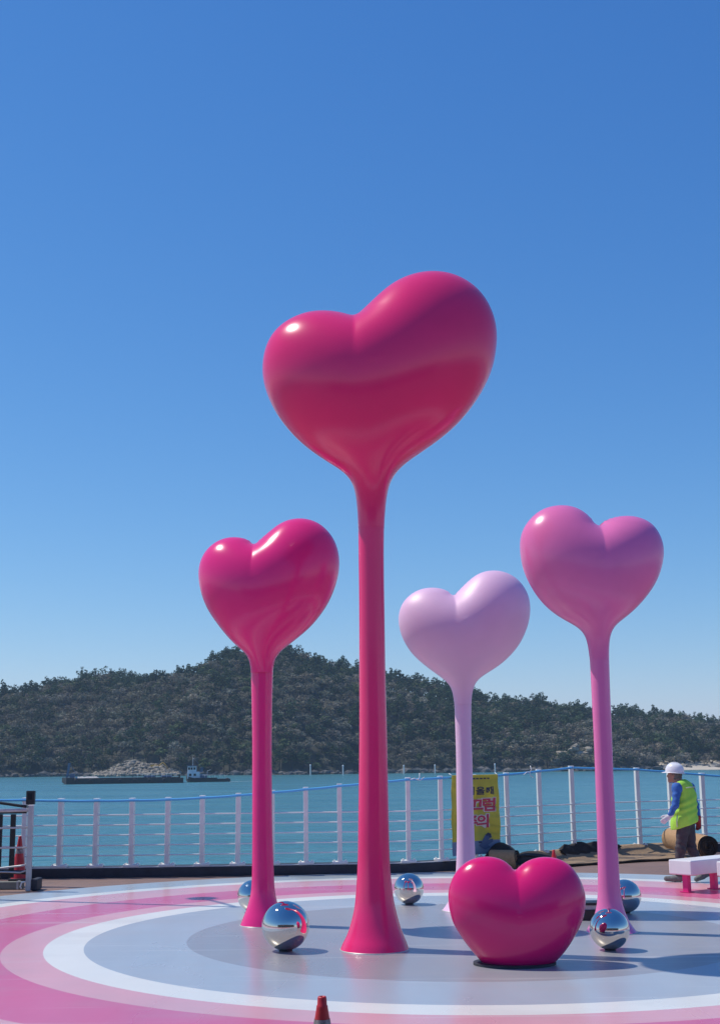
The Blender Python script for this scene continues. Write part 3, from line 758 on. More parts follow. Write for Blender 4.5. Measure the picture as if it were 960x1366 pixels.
for ch, x in (('미', 609.5), ('끄', 626), ('럼', 642.5)):
    lettering('lettering_outline', ch, bx(x), bz(1080.7), s2, 'white_print', 0.020, -0.006)
    lettering('lettering', ch, bx(x), bz(1080.7), s2, 'red_print', 0.007, -0.010)
for ch, x in (('주', 617), ('의', 634)):
    lettering('lettering_outline', ch, bx(x), bz(1102.6), s2, 'white_print', 0.020, -0.006)
    lettering('lettering', ch, bx(x), bz(1102.6), s2, 'red_print', 0.007, -0.010)
def flat_print(name, poly, m, y=-0.008):
    v = [(bx(px), y + float(ripple(np.array(bx(px)), np.array(bz(r_)))), bz(r_)) for px, r_ in poly]
    me = bpy.data.meshes.new(name); me.from_pydata(v, [], [tuple(range(len(v)))]); me.update()
    return link(name, me, m, ban)
for k in range(7):                                              # small print along the upper edge, too fine to read
    x = 622 + k * 4.6
    flat_print('small_print', [(x, 1037.8), (x + 3.4, 1037.8), (x + 3.4, 1039.6), (x, 1039.6)], 'navy_print')
flat_print('slipping_figure', [(636, 1128), (642, 1121), (647, 1114), (654, 1114.5), (655, 1118), (650, 1121), (656, 1120), (656, 1124), (649, 1128), (652, 1131), (645, 1134), (641, 1132)], 'mid_blue_print')
flat_print('slipping_figure_head', [(647, 1114), (650, 1111.5), (654, 1113.5), (653, 1117.5), (649, 1118)], 'navy_print', -0.012)
flat_print('slipping_figure_shoe', [(635.5, 1122.5), (640, 1122.5), (640, 1124.5), (635.5, 1124.5)], 'navy_print', -0.012)
for px, row in ((605, 1034.5), (664.5, 1034.5)):
    c = Vector((bx(px), 0, bz(row)))
    tube('cord', [c, c + Vector((0.02 if px > 640 else -0.02, 0.08, 0.04))], 0.006, 'white_plastic', ban, n=5)

# ================================================================== COIR MATTING
def sheet(name, rows, thick, mats, parent=None):
    """rows: list of cross lines, each a list of points; upper side coir, underside and edges dark."""
    n, k = len(rows), len(rows[0]); v = [tuple(p) for r_ in rows for p in r_] + [(p[0], p[1], p[2] - thick) for r_ in rows for p in r_]
    f = []; mi = []; o = n * k
    for i in range(n - 1):
        for j in range(k - 1):
            a, b_, c, d = i * k + j, (i + 1) * k + j, (i + 1) * k + j + 1, i * k + j + 1
            f.append((a, b_, c, d)); mi.append(0); f.append((d + o, c + o, b_ + o, a + o)); mi.append(1)
    for i in range(n - 1):
        for j, s in ((0, 1), (k - 1, -1)):
            a, b_ = i * k + j, (i + 1) * k + j; q = (a, a + o, b_ + o, b_); f.append(q if s > 0 else q[::-1]); mi.append(1)
    for j in range(k - 1):
        for i, s in ((0, -1), (n - 1, 1)):
            a, b_ = i * k + j, i * k + j + 1; q = (a, a + o, b_ + o, b_); f.append(q if s > 0 else q[::-1]); mi.append(1)
    me = bpy.data.meshes.new(name); me.from_pydata(v, [], f); me.update()
    me.polygons.foreach_set('material_index', mi); me.polygons.foreach_set('use_smooth', [True] * len(f))
    bm = bmesh.new(); bm.from_mesh(me); bmesh.ops.recalc_face_normals(bm, faces=bm.faces); bm.to_mesh(me); bm.free()
    return link(name, me, mats, parent)
# long strip rolled out on the paving, its back edge pulled up over the kerb
front = np.array([(730, 1158.5), (742, 1157.5), (770, 1155.5), (800, 1153.5), (840, 1151), (872, 1149), (900, 1148), (925, 1147)])
rows = []
for px in np.linspace(730, 925, 46):
    fp = G(px, float(np.interp(px, front[:, 0], front[:, 1]))); yb = fence_y(fp.x) - 0.02 + 0.03 * math.sin(fp.x * 9)
    row = []
    for q in np.linspace(0, 1, 16):
        y_ = fp.y + (yb - fp.y) * q; dk_ = fence_y(fp.x) - 0.10 - y_
        up_ = float(smoothstep(0.22, -0.02, np.array(dk_))) * (KERB_H + 0.005)
        row.append((fp.x, y_ + 0.02 * math.sin(fp.x * 7) * (1 - q), 0.034 + up_ + abs(0.012 * math.sin(fp.x * 5 + q * 6))))
    rows.append(row)
strip = sheet('coir_mat', rows, 0.03, ['coir', 'mat_back'])
tag(strip, 'long flat strip of tan coir matting rolled out before the railing', 'matting')
# crumpled dark edge behind it
rows = []
for i in range(60):
    q = i / 59; px = 742 + q * 92; x_ = P(px, 1135, 23.6).x; yc = fence_y(x_) - 0.10
    env = min(1, q * 12, (1 - q) * 12); h = env * (0.06 + 0.035 * float(vnoise(np.array(q * 14), np.array(0.5), 2)))
    rows.append([(x_ + 0.02 * math.sin(a * 5 + q * 30), yc - 0.13 * math.cos(a) * (0.7 + 0.4 * float(vnoise(np.array(q * 9), np.array(3.5), 4))),
                  KERB_H + 0.045 + h * math.sin(a) * (1 + 0.3 * math.sin(a * 4 + q * 23)) - 0.10 * max(0, math.cos(a)) * env) for a in np.linspace(0, math.pi, 13)])
edge_mat = sheet('folded_mat', rows, 0.02, ['mat_back', 'mat_back'])
tag(edge_mat, 'crumpled dark fold of matting along the back of the flat strip', 'matting')

def spiral_roll(name, label, p_near, p_far, rad, turns=6, mat_side='coir_warm'):
    """A rolled mat: one spiral sheet swept along its axis; the dark backing shows in the end."""
    root = empty(name, (p_near + p_far) / 2 - Vector((0, 0, rad))); tag(root, label, 'matting')
    ax = (p_far - p_near); L = ax.length; ax.normalize(); side = ax.cross(Vector((0, 0, 1))).normalized(); up = side.cross(ax)
    off = Vector(root.location)
    N = turns * 40; v = []; f = []
    th = 0.55 * rad / turns
    cs = []
    for i in range(N + 1):
        a = i / N * turns * 2 * math.pi; r_ = 0.12 * rad + (rad - 0.12 * rad) * i / N
        r_ *= 1 + 0.03 * math.sin(a * 3 + 0.7 * i / N)
        cs.append((r_ * math.cos(a - 2.1), r_ * math.sin(a - 2.1)))
    def ring(scale_off, s):
        q = []
        for i, (x_, y_) in enumerate(cs):
            r_ = math.hypot(x_, y_); k = (r_ - scale_off) / r_
            wob = 0.012 * math.sin(i * 0.35)
            q.append(p_near + ax * (s * L + (wob if s in (0, 1) else 0)) + side * x_ * k + up * y_ * k - off)
        return q
    for (o_, m_, nm) in ((0.0, mat_side, 'mat'), (th, 'mat_back', 'backing')):
        a_, b_ = ring(o_, 0.0), ring(o_, 1.0); v = [tuple(x) for x in a_ + b_]; n = len(a_)
        f = [(i, i + 1, n + i + 1, n + i) for i in range(n - 1)]
        from_np(nm, v, f, m_, root)
    for s_ in (0.0, 1.0):
        a_, b_ = ring(0.0, s_), ring(th, s_); n = len(a_)
        from_np('cut_end', [tuple(x) for x in a_ + b_], [(i, n + i, n + i + 1, i + 1) for i in range(n - 1)], 'mat_back', root)
    return root
near = P(944, 1129.5, 22.5); far = P(895, 1118, 24.1)
spiral_roll('coir_roll', 'big roll of coir matting with its dark spiral end showing, by the worker', near, far, 0.196)
# folded bundle behind the low heart
prof = [(-0.50, 0.02), (-0.46, 0.14), (-0.36, 0.27), (-0.22, 0.355), (-0.08, 0.35), (0.04, 0.26), (0.10, 0.19), (0.20, 0.215), (0.38, 0.225), (0.55, 0.20), (0.68, 0.13), (0.76, 0.03)]
prof = [tuple(x) for x in catmull(prof, per=3, closed=False)]
c0 = G(681, 1158); rows = []
for i in range(11):
    q = i / 10
    rows.append([(c0.x + x_ + 0.10 * q, c0.y + 0.55 * q, max(0.03, z_ * (0.86 + 0.2 * math.sin(math.pi * q) + 0.06 * math.sin(9 * q + x_ * 8)))) for x_, z_ in prof])
rows = [list(x) for x in zip(*rows)]
hump = sheet('folded_mat', rows, 0.028, ['mat_back', 'mat_back'])
tag(hump, 'dark humped mat folded up between the banner and the low heart', 'matting')
spiral_roll('coir_roll', 'short tan coir roll lying against the dark humped mat', Vector((G(690, 1160).x, c0.y - 0.26, 0.165)), Vector((G(657, 1160).x, c0.y - 0.10, 0.165)), 0.155, turns=4)

# ================================================================== TRAFFIC CONES
def cone(name, label, loc, h, r0_, r1_, bands, base_w):
    root = empty(name, loc); tag(root, label, 'cone', 'traffic cones')
    zb = 0.03
    lathe('cone', [(r0_, zb), (r0_ * 0.96, zb + 0.01), (r1_ + 0.004, h - 0.05), (r1_ + 0.004, h - 0.045), (r1_, h - 0.04), (r1_ * 0.93, h - 0.008), (r1_ * 0.8, h), (r1_ * 0.5, h), (r1_ * 0.45, h - 0.02)], 'cone_red', root, n=32)
    for a, b_ in bands:
        def rr_(z): return r0_ * 0.96 + (r1_ + 0.004 - r0_ * 0.96) * (z - zb - 0.01) / (h - 0.05 - zb - 0.01) + 0.002
        lathe('band', [(rr_(a), a), (rr_(b_), b_)], 'cone_band', root, n=32)
    bm = bmesh.new(); box_bm(bm, base_w, base_w, 0.03, (0, 0, 0.015), bev=0.008)
    from_bm('base', bm, 'black_rubber' if base_w < 0.3 else 'cone_red', root)
    return root
Yc = 6.7; p = P(429.5, 1329, Yc)
cone('traffic_cone', 'red traffic cone with a scuffed band standing before the painted circles', (p.x, Yc, 0), p.z, 0.125, 0.024, [(p.z - 0.21, p.z - 0.105)], 0.33)
b = G(25, 1174); cone('traffic_cone', 'worn red traffic cone standing behind the metal barrier', b, 0.66, 0.12, 0.025, [(0.40, 0.47)], 0.26)
b = Vector((P(738, 1134, 18.6).x, 18.6, 0)); cone('traffic_cone', 'red traffic cone with only its tip above the low heart', b, P(738, 1133.5, 18.6).z, 0.115, 0.02, [], 0.28)

# ================================================================== METAL BARRIER
b = G(38, 1188.5); Yb = b.y
bar = empty('metal_barrier', b); tag(bar, 'grey tubular metal barrier with a tall end post', 'barrier')
def bl_(px, row, Y=Yb): return P(px, row, Y) - b
topz = bl_(43, 1075).z
box('end_post', 0.07, 0.07, topz, (0, 0, topz / 2), 'galv', bar, bev=0.006)
box('post_cap', 0.08, 0.08, 0.014, (0, 0, topz + 0.007), 'white_metal', bar, bev=0.004)
for row, r_, nm in ((1080.5, 0.026, 'top_rail'), (1104, 0.013, 'rail'), (1130.5, 0.013, 'rail')):
    z = bl_(38, row).z
    tube(nm, [(-0.03, 0, z), (-1.6, 0.02, z - 0.02)], r_, 'galv', bar)
z1, z2 = bl_(36, 1153).z, bl_(36, 1162).z
tube('rail', [(-0.03, 0, z1), (-0.12, 0, z1 - 0.02), (-0.5, 0.02, z1 - 0.06), (-1.6, 0.02, z1 - 0.08)], 0.014, 'galv', bar)
tube('rail', [(-0.03, 0, z2 + 0.01), (-0.12, 0, z2 - 0.02), (-0.34, 0.01, z2 - 0.01), (-1.6, 0.02, z2)], 0.012, 'galv', bar)
tube('hook', [(-0.03, -0.01, 0.13), (-0.09, -0.02, 0.12), (-0.11, -0.02, 0.06), (-0.09, -0.02, 0.03)], 0.012, 'white_metal', bar, n=8)
box('foot', 0.09, 0.30, 0.16, (0.075, 0.16, 0.08), 'black_rubber', bar, bev=0.015)
# black frame standing behind it
Yk = Yb + 0.75
bf = G(39, 0.0 + 1180)
kb = Vector((P(38, 1172, Yk).x, Yk, 0)); fr_ = empty('black_frame', kb); tag(fr_, 'black metal frame with upright bars behind the grey barrier', 'frame')
def kl(px, row): return P(px, row, Yk) - kb
hz_ = kl(38, 1062).z
box('upright', 0.05, 0.05, hz_, (0, 0, hz_ / 2), 'black_metal', fr_)
for px in (1, 18.5, -16, -34):
    c = kl(px, 1086); box('bar', 0.075, 0.03, c.z - 0.12, (c.x, 0, 0.12 + (c.z - 0.12) / 2), 'black_metal', fr_)
tube('top_rail', [kl(36, 1076), kl(28, 1075), kl(0, 1071), kl(-60, 1064)], 0.022, 'black_metal', fr_)
c = kl(33, 1083.5); tube('rail', [kl(36, 1083.5), kl(-60, 1085)], 0.018, 'black_metal', fr_)
tube('rail', [kl(36, 1164), kl(-60, 1160)], 0.03, 'black_metal', fr_)
# small black sign box on the upright
cc = P(41.5, 1064, Yk - 0.03); sg = empty('control_box', (cc.x, cc.y, cc.z - 0.095)); tag(sg, 'small black box with a grey panel on top of the black frame', 'box')
box('case', 0.125, 0.08, 0.20, (0, 0, 0.095), 'black_metal', sg, bev=0.008)
box('panel', 0.06, 0.004, 0.09, (0, -0.042, 0.11), 'glass_dark', sg)
box('bracket', 0.04, 0.04, 0.08, (-0.02, 0.0, -0.035), 'black_metal', sg)
# beam on the ground
p0 = G(0, 1187.5); p1 = G(33, 1187)
bmx = empty('ground_beam', p1); tag(bmx, 'weathered square beam on the ground under the metal barrier', 'beam')
box('beam', 1.8, 0.12, 0.105, (-0.95, 0.13, 0.0525), 'timber', bmx, bev=0.008)
box('end_strap', 0.03, 0.128, 0.112, (-0.12, 0.13, 0.056), 'galv', bmx)

# ================================================================== WHITE BENCHES
def bench(px, row, label, length=1.3):
    b = G(px, row); dv = G(952, 1186) - G(916, 1190.5); rz = math.atan2(dv.y, dv.x); sp = dv.length
    t = empty('bench', b, rz); tag(t, label, 'bench', 'white benches on pink legs')
    box('seat', length, 0.36, 0.19, (length / 2 - 0.10, 0.025, 0.325), 'bench_white', t, bev=0.014)
    for x_ in (0.0, sp, 2 * sp):
        if x_ > length - 0.15: continue
        box('leg', 0.075, 0.085, 0.23, (x_, 0.0, 0.115), 'pink_steel', t, bev=0.005)
        box('leg_plate', 0.13, 0.14, 0.01, (x_, 0.0, 0.009), 'pink_steel', t)
    return t
bench(916, 1190.5, 'white slab bench on pink legs in front of the worker')
bench(981, 1194, 'white slab bench cut off beside the bench before the worker')

# ================================================================== WORKER
b = G(912, 1176.5)
wk = empty('person', b); wk.rotation_euler = (0, R(1.6), 0); tag(wk, 'worker in white helmet, hi-vis vest and blue sleeves walking past the coir roll', 'person')
LS, LE, LW = (-0.10, -0.13, 1.33), (-0.145, -0.20, 1.09), (-0.225, -0.17, 0.93)
RS, RE, RW = (0.15, 0.12, 1.33), (0.225, 0.13, 1.08), (0.25, 0.07, 0.88)
LH, LK, LA = (0.0, -0.07, 0.84), (-0.055, -0.06, 0.47), (-0.075, -0.05, 0.10)
RH, RK, RA = (0.09, 0.06, 0.84), (0.12, 0.03, 0.47), (0.285, -0.04, 0.15)
HC = (-0.085, 0.045, 1.51); FD = math.atan2(0.45, -0.9)      # head centre, direction faced
def body(X, Y, Z):
    d = ellip(X, Y, Z, (0.035, 0.0, 1.20), (0.165, 0.135, 0.21), 0.3)
    d = smin(d, ellip(X, Y, Z, (0.05, 0.0, 0.95), (0.15, 0.125, 0.17), 0.3), 0.08)
    d = smin(d, rcone(X, Y, Z, LS, RS, 0.07, 0.07), 0.07)
    d = smin(d, rcone(X, Y, Z, (0.01, 0.0, 1.34), (-0.055, 0.02, 1.44), 0.065, 0.055), 0.05)
    hd = ellip(X, Y, Z, HC, (0.098, 0.076, 0.118), FD)
    c, s = math.cos(FD), math.sin(FD)
    def hp(fw, sd, up): return (HC[0] + c * fw - s * sd, HC[1] + s * fw + c * sd, HC[2] + up)
    hd = smin(hd, rcone(X, Y, Z, hp(0.055, 0, -0.06), hp(0.075, 0, -0.09), 0.045, 0.030), 0.03)
    hd = smin(hd, rcone(X, Y, Z, hp(0.092, 0, 0.005), hp(0.112, 0, -0.025), 0.010, 0.015), 0.012)
    hd = smin(hd, rcone(X, Y, Z, hp(0.088, -0.018, -0.058), hp(0.088, 0.018, -0.058), 0.010, 0.010), 0.008)
    for sd in (-1, 1):
        hd = np.maximum(hd, -(np.sqrt((X - hp(0.092, 0.032 * sd, 0.008)[0]) ** 2 + (Y - hp(0.092, 0.032 * sd, 0.008)[1]) ** 2 + (Z - hp(0, 0, 0.008)[2]) ** 2) - 0.016))
        hd = smin(hd, ellip(X, Y, Z, hp(-0.005, 0.078 * sd, -0.012), (0.024, 0.012, 0.034), FD), 0.008)
    d = smin(d, hd, 0.02)
    for a, e, w in ((LS, LE, LW), (RS, RE, RW)):
        d = smin(d, rcone(X, Y, Z, a, e, 0.066, 0.050), 0.035); d = smin(d, rcone(X, Y, Z, e, w, 0.052, 0.038), 0.02)
    for h, k_, a in ((LH, LK, LA), (RH, RK, RA)):
        d = smin(d, rcone(X, Y, Z, h, k_, 0.100, 0.072), 0.035); d = smin(d, rcone(X, Y, Z, k_, a, 0.072, 0.058), 0.03)
    fold = 0.009 * np.sin(Z * 46 + X * 26 + 3 * np.sin(Z * 13 + Y * 9)) * smoothstep(0.85, 0.35, Z) + 0.004 * np.sin(Z * 70 + Y * 30) * (Z > 0.85) * (Z < 1.3)
    return d + fold
v, f = sdf_mesh(body, (-0.42, -0.42, 0.02), (0.45, 0.36, 1.70), 0.0145)
v = smooth_np(v, f, 1)
ctr = v[f].mean(1)
arm = np.zeros(len(ctr), bool)
mi = np.where(ctr[:, 2] > 1.40, 0, np.where(ctr[:, 2] > 0.90, 1, 2))
armd = np.minimum.reduce([rcone(ctr[:, 0], ctr[:, 1], ctr[:, 2], a, c_, 0.07, 0.05) for a, c_ in ((LE, LW), (RE, RW))])
mi = np.where((armd < 0.005) & (ctr[:, 2] > 0.8) & (mi == 2), 1, mi)
from_np('body', v, f, ['skin', 'blue_cloth', 'trousers'], wk, mi=mi)
def vest(X, Y, Z):
    d = ellip(X, Y, Z, (0.035, 0.0, 1.20), (0.175, 0.148, 0.235), 0.3)
    flare = smoothstep(1.05, 0.75, Z)
    d = smin(d, ellip(X, Y, Z, (0.025, -0.01, 0.87), (0.198, 0.184, 0.36), 0.3), 0.10)
    d = smin(d, rcone(X, Y, Z, (LS[0] + 0.05, LS[1] + 0.03, LS[2] + 0.02), (RS[0] - 0.04, RS[1] - 0.03, RS[2] + 0.02), 0.075, 0.075), 0.06)
    d = d + 0.008 * np.sin(X * 44 + Y * 20 + Z * 7) * flare + 0.006 * np.sin(X * 25 - Z * 33 + 4 * np.sin(Z * 9))
    hem = 0.735 + 0.36 * (X + 0.13)                           # lower at the front corner
    d = np.maximum(d, hem - Z)
    d = np.maximum(d, -(rcone(X, Y, Z, (0.0, 0.0, 1.36), (-0.08, 0.03, 1.50), 0.062, 0.09)))
    for a, c_ in ((LS, LE), (RS, RE)): d = np.maximum(d, -(rcone(X, Y, Z, a, c_, 0.072, 0.056)))
    return d
v, f = sdf_mesh(vest, (-0.25, -0.26, 0.66), (0.32, 0.26, 1.50), 0.0105)
ctr = v[f].mean(1)
vs = from_np('vest', smooth_np(v, f, 1), f, 'hivis', wk)
def side(z, a): return (0.035 + 0.185 * math.cos(a), -0.005 + 0.165 * math.sin(a), z)
tube('trim', [(-0.115, -0.165, 0.94), (-0.125, -0.175, 0.86), (-0.12, -0.165, 0.775)], 0.009, 'hivis_trim', vs, n=6)
tube('trim', [(0.02, -0.175, 1.33), (0.09, -0.14, 1.34), (0.17, -0.06, 1.345), (0.20, 0.02, 1.33)], 0.008, 'hivis_trim', vs, n=6)
# hair below the helmet
def hair(X, Y, Z):
    d = ellip(X, Y, Z, (HC[0], HC[1], HC[2] + 0.005), (0.108, 0.086, 0.125), FD)
    x_ = (X - HC[0]) * math.cos(FD) + (Y - HC[1]) * math.sin(FD)
    d = np.maximum(d, x_ - 0.015 - 0.25 * (Z - HC[2])); d = np.maximum(d, HC[2] - 0.085 - Z)
    return d + 0.003 * np.sin(Z * 160 + X * 120)
v, f = sdf_mesh(hair, (-0.24, -0.1, 1.38), (0.06, 0.19, 1.66), 0.0085); from_np('hair', v, f, 'hair', wk)
# helmet
hel = empty('helmet', (HC[0], HC[1], HC[2] + 0.035)); hel.parent = wk; hel.rotation_euler = (0, R(-3), FD)
prof = [(0.128, 0.0), (0.130, 0.012), (0.126, 0.045), (0.112, 0.085), (0.085, 0.115), (0.045, 0.132), (0.002, 0.137)]
prof = [tuple(x) for x in catmull(prof, per=4, closed=False)]
sh = lathe('shell', prof, 'helmet', hel, n=40); sh.scale = (1.05, 0.90, 1)
v = []; n = 40
for k_, (rad_, z_) in enumerate(((0.122, 0.006), (0.142, -0.004), (0.142, -0.010), (0.122, -0.002))):
    for j in range(n):
        a = 2 * math.pi * j / n; ext = 1 + (0.30 * max(0, math.cos(a)) ** 3 if k_ in (1, 2) else 0)
        v.append((rad_ * 1.05 * ext * math.cos(a), rad_ * 0.9 * math.sin(a), z_ - (0.012 * max(0, math.cos(a)) ** 2 if k_ in (1, 2) else 0)))
f = [(i * n + j, i * n + (j + 1) % n, ((i + 1) % 4) * n + (j + 1) % n, ((i + 1) % 4) * n + j) for i in range(4) for j in range(n)]
from_np('brim', v, f, 'helmet', hel)
tube('ridge', [(0.135 * math.cos(a), 0, 0.006 + 0.137 * math.sin(a)) for a in np.linspace(0.15, 2.9, 16)], 0.009, 'helmet', hel, n=6)
# hands in gloves: palm, four fingers, thumb
def glove(name, wrist, direction, palm_side, thumb_side, m, curl):
    w = np.array(wrist, float); d = np.array(direction, float); d /= np.linalg.norm(d)
    t = np.array(thumb_side, float); t -= d * (t @ d); t /= np.linalg.norm(t); pn = np.array(palm_side, float); pn -= d * (pn @ d) + t * (pn @ t); pn /= np.linalg.norm(pn)
    def fn(X, Y, Z):
        e = rcone(X, Y, Z, w - d * 0.03, w + d * 0.02, 0.038, 0.034)
        for k_ in (-0.024, -0.008, 0.008, 0.024):
            e = smin(e, rcone(X, Y, Z, w + d * 0.02 + t * k_ * 0.7, w + d * 0.088 + t * k_, 0.019, 0.0155), 0.014)
        fings = []
        for k_, ln in ((0.028, 0.068), (0.010, 0.078), (-0.009, 0.072), (-0.027, 0.056)):
            p0 = w + d * 0.088 + t * k_; p1 = p0 + (d * math.cos(curl) + pn * math.sin(curl)) * ln * 0.5 + t * k_ * 0.12
            p2 = p1 + (d * math.cos(curl * 2.1) + pn * math.sin(curl * 2.1)) * ln * 0.5
            fings.append(np.minimum(rcone(X, Y, Z, p0, p1, 0.0105, 0.0098), rcone(X, Y, Z, p1, p2, 0.0098, 0.0085)))
        q0 = w + d * 0.03 + t * 0.03; q1 = q0 + d * 0.035 + t * 0.028 + pn * 0.012; q2 = q1 + d * 0.03 + t * 0.008 + pn * 0.012
        fings.append(np.minimum(rcone(X, Y, Z, q0, q1, 0.015, 0.012), rcone(X, Y, Z, q1, q2, 0.012, 0.010)))
        for g in fings: e = smin(e, g, 0.005)
        return e
    c = w + d * 0.07
    v, f = sdf_mesh(fn, c - 0.14, c + 0.14, 0.0055); return from_np(name, v, f, m, wk)
glove('glove', LW, (-0.75, -0.05, -0.66), (0.3, 0.9, -0.3), (-0.6, 0.1, 0.7), 'glove_white', 0.45)
glove('glove', RW, (-0.02, -0.05, -1.0), (-0.5, -0.7, 0), (-0.8, 0.5, 0), 'glove_red', 0.35)
# shoes
def shoe(ankle, heel, toe):
    heel = np.array(heel, float); toe = np.array(toe, float)
    def fn(X, Y, Z):
        e = rcone(X, Y, Z, heel, heel + (toe - heel) * 0.45, 0.040, 0.043); e = smin(e, rcone(X, Y, Z, heel + (toe - heel) * 0.45, toe, 0.043, 0.036), 0.02)
        e = smin(e, rcone(X, Y, Z, heel + np.array([0, 0, 0.01]), ankle, 0.042, 0.050), 0.02)
        return e
    lo = np.minimum(np.minimum(heel, toe), ankle) - 0.08; hi = np.maximum(np.maximum(heel, toe), ankle) + 0.08
    v, f = sdf_mesh(fn, lo, hi, 0.011)
    return v, f
for ank, heel, toe in ((LA, (-0.065, -0.05, 0.045), (-0.255, 0.01, 0.040)), (RA, (0.325, -0.055, 0.125), (0.175, 0.0, 0.042))):
    v, f = shoe(ank, heel, toe); v[:, 2] = np.maximum(v[:, 2], 0.002); from_np('shoe', v, f, 'shoe', wk)

# ================================================================== BARGE AND TUG
def hull_mesh(name, L, Wd, D, bow, m, parent, x0=0.0, stern=0.0, sheer=0.0, z0=-0.5):
    secs = []; n = 24
    for i in range(n + 1):
        t = i / n; x = x0 + t * L
        k = 1.0
        if bow and t < bow: k = math.sqrt(max(0.02, 1 - ((bow - t) / bow) ** 2))
        if stern and t > 1 - stern: k = min(k, 0.55 + 0.45 * math.sqrt(max(0, 1 - ((t - 1 + stern) / stern) ** 2)))
        zt = D + sheer * (max(0, 0.4 - t) / 0.4) ** 2
        zb = z0 + (0.9 * (max(0, 0.06 - t) / 0.06))
        secs.append([(x, -Wd / 2 * k, zt), (x, -Wd / 2 * k, zb), (x, Wd / 2 * k, zb), (x, Wd / 2 * k, zt)])
    v = [p for s_ in secs for p in s_]; f = []
    for i in range(n):
        for j in range(4): f.append((i * 4 + j, (i + 1) * 4 + j, (i + 1) * 4 + (j + 1) % 4, i * 4 + (j + 1) % 4))
    f += [(0, 1, 2, 3), tuple(n * 4 + j for j in (3, 2, 1, 0))]
    me = bpy.data.meshes.new(name); me.from_pydata(v, [], f); me.update()
    bm = bmesh.new(); bm.from_mesh(me); bmesh.ops.recalc_face_normals(bm, faces=bm.faces); bm.to_mesh(me); bm.free()
    return link(name, me, m, parent)
pb = G(83, 1046, SEA_Z); pe = G(251, 1043, SEA_Z)
ang = math.atan2(pe.y - pb.y, pe.x - pb.x) * 0.35
LB = (pe.x - pb.x) / math.cos(ang)
bg_ = empty('barge', pb, ang); tag(bg_, 'long low black barge laden with pale gravel', 'barge')
hb = hull_mesh('hull', LB, 6.5, 1.05, 0.05, 'hull', bg_, sheer=0.35)
box('coaming', LB * 0.86, 5.6, 0.18, (LB * 0.54, 0, 1.12), 'hull', bg_)
X, Yg = np.meshgrid(np.linspace(0, 1, 60), np.linspace(-1, 1, 12), indexing='ij')
Zg = 1.22 + (0.16 + 0.22 * vnoise(X * 30, Yg * 3, 9)) * np.clip(1 - Yg ** 2, 0, 1) * np.clip(np.sin(X * math.pi) * 3, 0, 1)
v = np.stack([LB * (0.1 + 0.2 * X), Yg * 2.6, Zg], -1).reshape(-1, 3); ii, jj = np.meshgrid(np.arange(59), np.arange(11), indexing='ij')
f = np.stack([ii * 12 + jj, (ii + 1) * 12 + jj, (ii + 1) * 12 + jj + 1, ii * 12 + jj + 1], -1).reshape(-1, 4)
from_np('gravel_load', v, f, 'gravel', bg_, smooth=False)
# ramp gantry at the bow
gd = empty('bow_gantry', (1.2, 0, 1.3)); gd.parent = bg_
for s_ in (-1, 1):
    box('gantry_leg', 0.25, 0.25, 3.0, (0, s_ * 2.0, 1.4), 'boat_blue', gd, ry=R(8))
box('gantry_beam', 0.3, 4.3, 0.3, (0.2, 0, 2.9), 'boat_blue', gd)
box('winch', 1.1, 1.6, 0.9, (0.9, 0, 0.4), 'boat_blue', gd, bev=0.1)
tube('stay', [(0.2, 0, 2.9), (2.2, 0, 0.2)], 0.06, 'boat_blue', gd, n=6)
for k_ in range(7):
    cx_ = LB * (0.12 + 0.12 * k_)
    tube('tyre_fender', [(cx_ + 0.34 * math.cos(a), -3.34, 0.55 + 0.34 * math.sin(a)) for a in np.linspace(0, 2 * math.pi, 15)], 0.11, 'black_rubber', bg_, n=6, cap=False)
for k_ in range(9):
    tube('stanchion', [(LB * (0.62 + 0.04 * k_), -2.9, 1.1), (LB * (0.62 + 0.04 * k_), -2.9, 1.95)], 0.03, 'boat_white', bg_, n=5)
tube('deck_rail', [(LB * 0.62, -2.9, 1.93), (LB * 0.94, -2.9, 1.93)], 0.03, 'boat_white', bg_, n=5)
box('hatch', 2.4, 2.2, 0.35, (LB * 0.72, 0.3, 1.385), 'boat_blue', bg_, bev=0.05); box('hatch', 2.4, 2.2, 0.35, (LB * 0.86, 0.3, 1.385), 'boat_blue', bg_, bev=0.05)
box('bollard', 0.35, 0.35, 0.6, (LB * 0.97, 1.5, 1.35), 'hull', bg_)
tube('light_mast', [(LB * 0.58, 0, 1.2), (LB * 0.58, 0, 3.0)], 0.05, 'boat_blue', bg_, n=6)

pt = G(246.5, 1043.3, SEA_Z) + Vector((0.3, 0.2, 0)); pr = G(308, 1042.5, SEA_Z)
LT = (pr.x - pt.x)
tg_ = empty('tugboat', pt, ang * 0.6); tag(tg_, 'tugboat with a white wheelhouse pushing the black barge', 'boat')
hull_mesh('hull', LT, 3.2, 0.65, 0.18, 'hull', tg_, stern=0.2, sheer=0.7)
box('bulwark', LT * 0.5, 3.0, 0.22, (LT * 0.45, 0, 0.77), 'hull', tg_)
dk = box('deckhouse', 2.7, 2.2, 1.45, (1.6, 0, 1.45), 'boat_white', tg_, bev=0.08)
whl = box('wheelhouse', 1.9, 1.8, 1.25, (1.25, 0, 2.78), 'boat_white', tg_, bev=0.08)
for x_ in (0.55, 1.1, 1.7): box('window', 0.42, 0.03, 0.5, (x_ + 0.1, -0.912, 2.9), 'glass_dark', whl)
for x_ in (0.9, 1.9): box('window', 0.5, 0.03, 0.5, (x_, -1.113, 1.55), 'glass_dark', dk)
box('wheelhouse_roof', 2.3, 2.1, 0.12, (1.25, 0, 3.465), 'boat_blue', tg_)
tube('mast', [(1.4, 0, 3.5), (1.45, 0, 5.3)], [0.07, 0.04], 'boat_white', tg_, n=6)
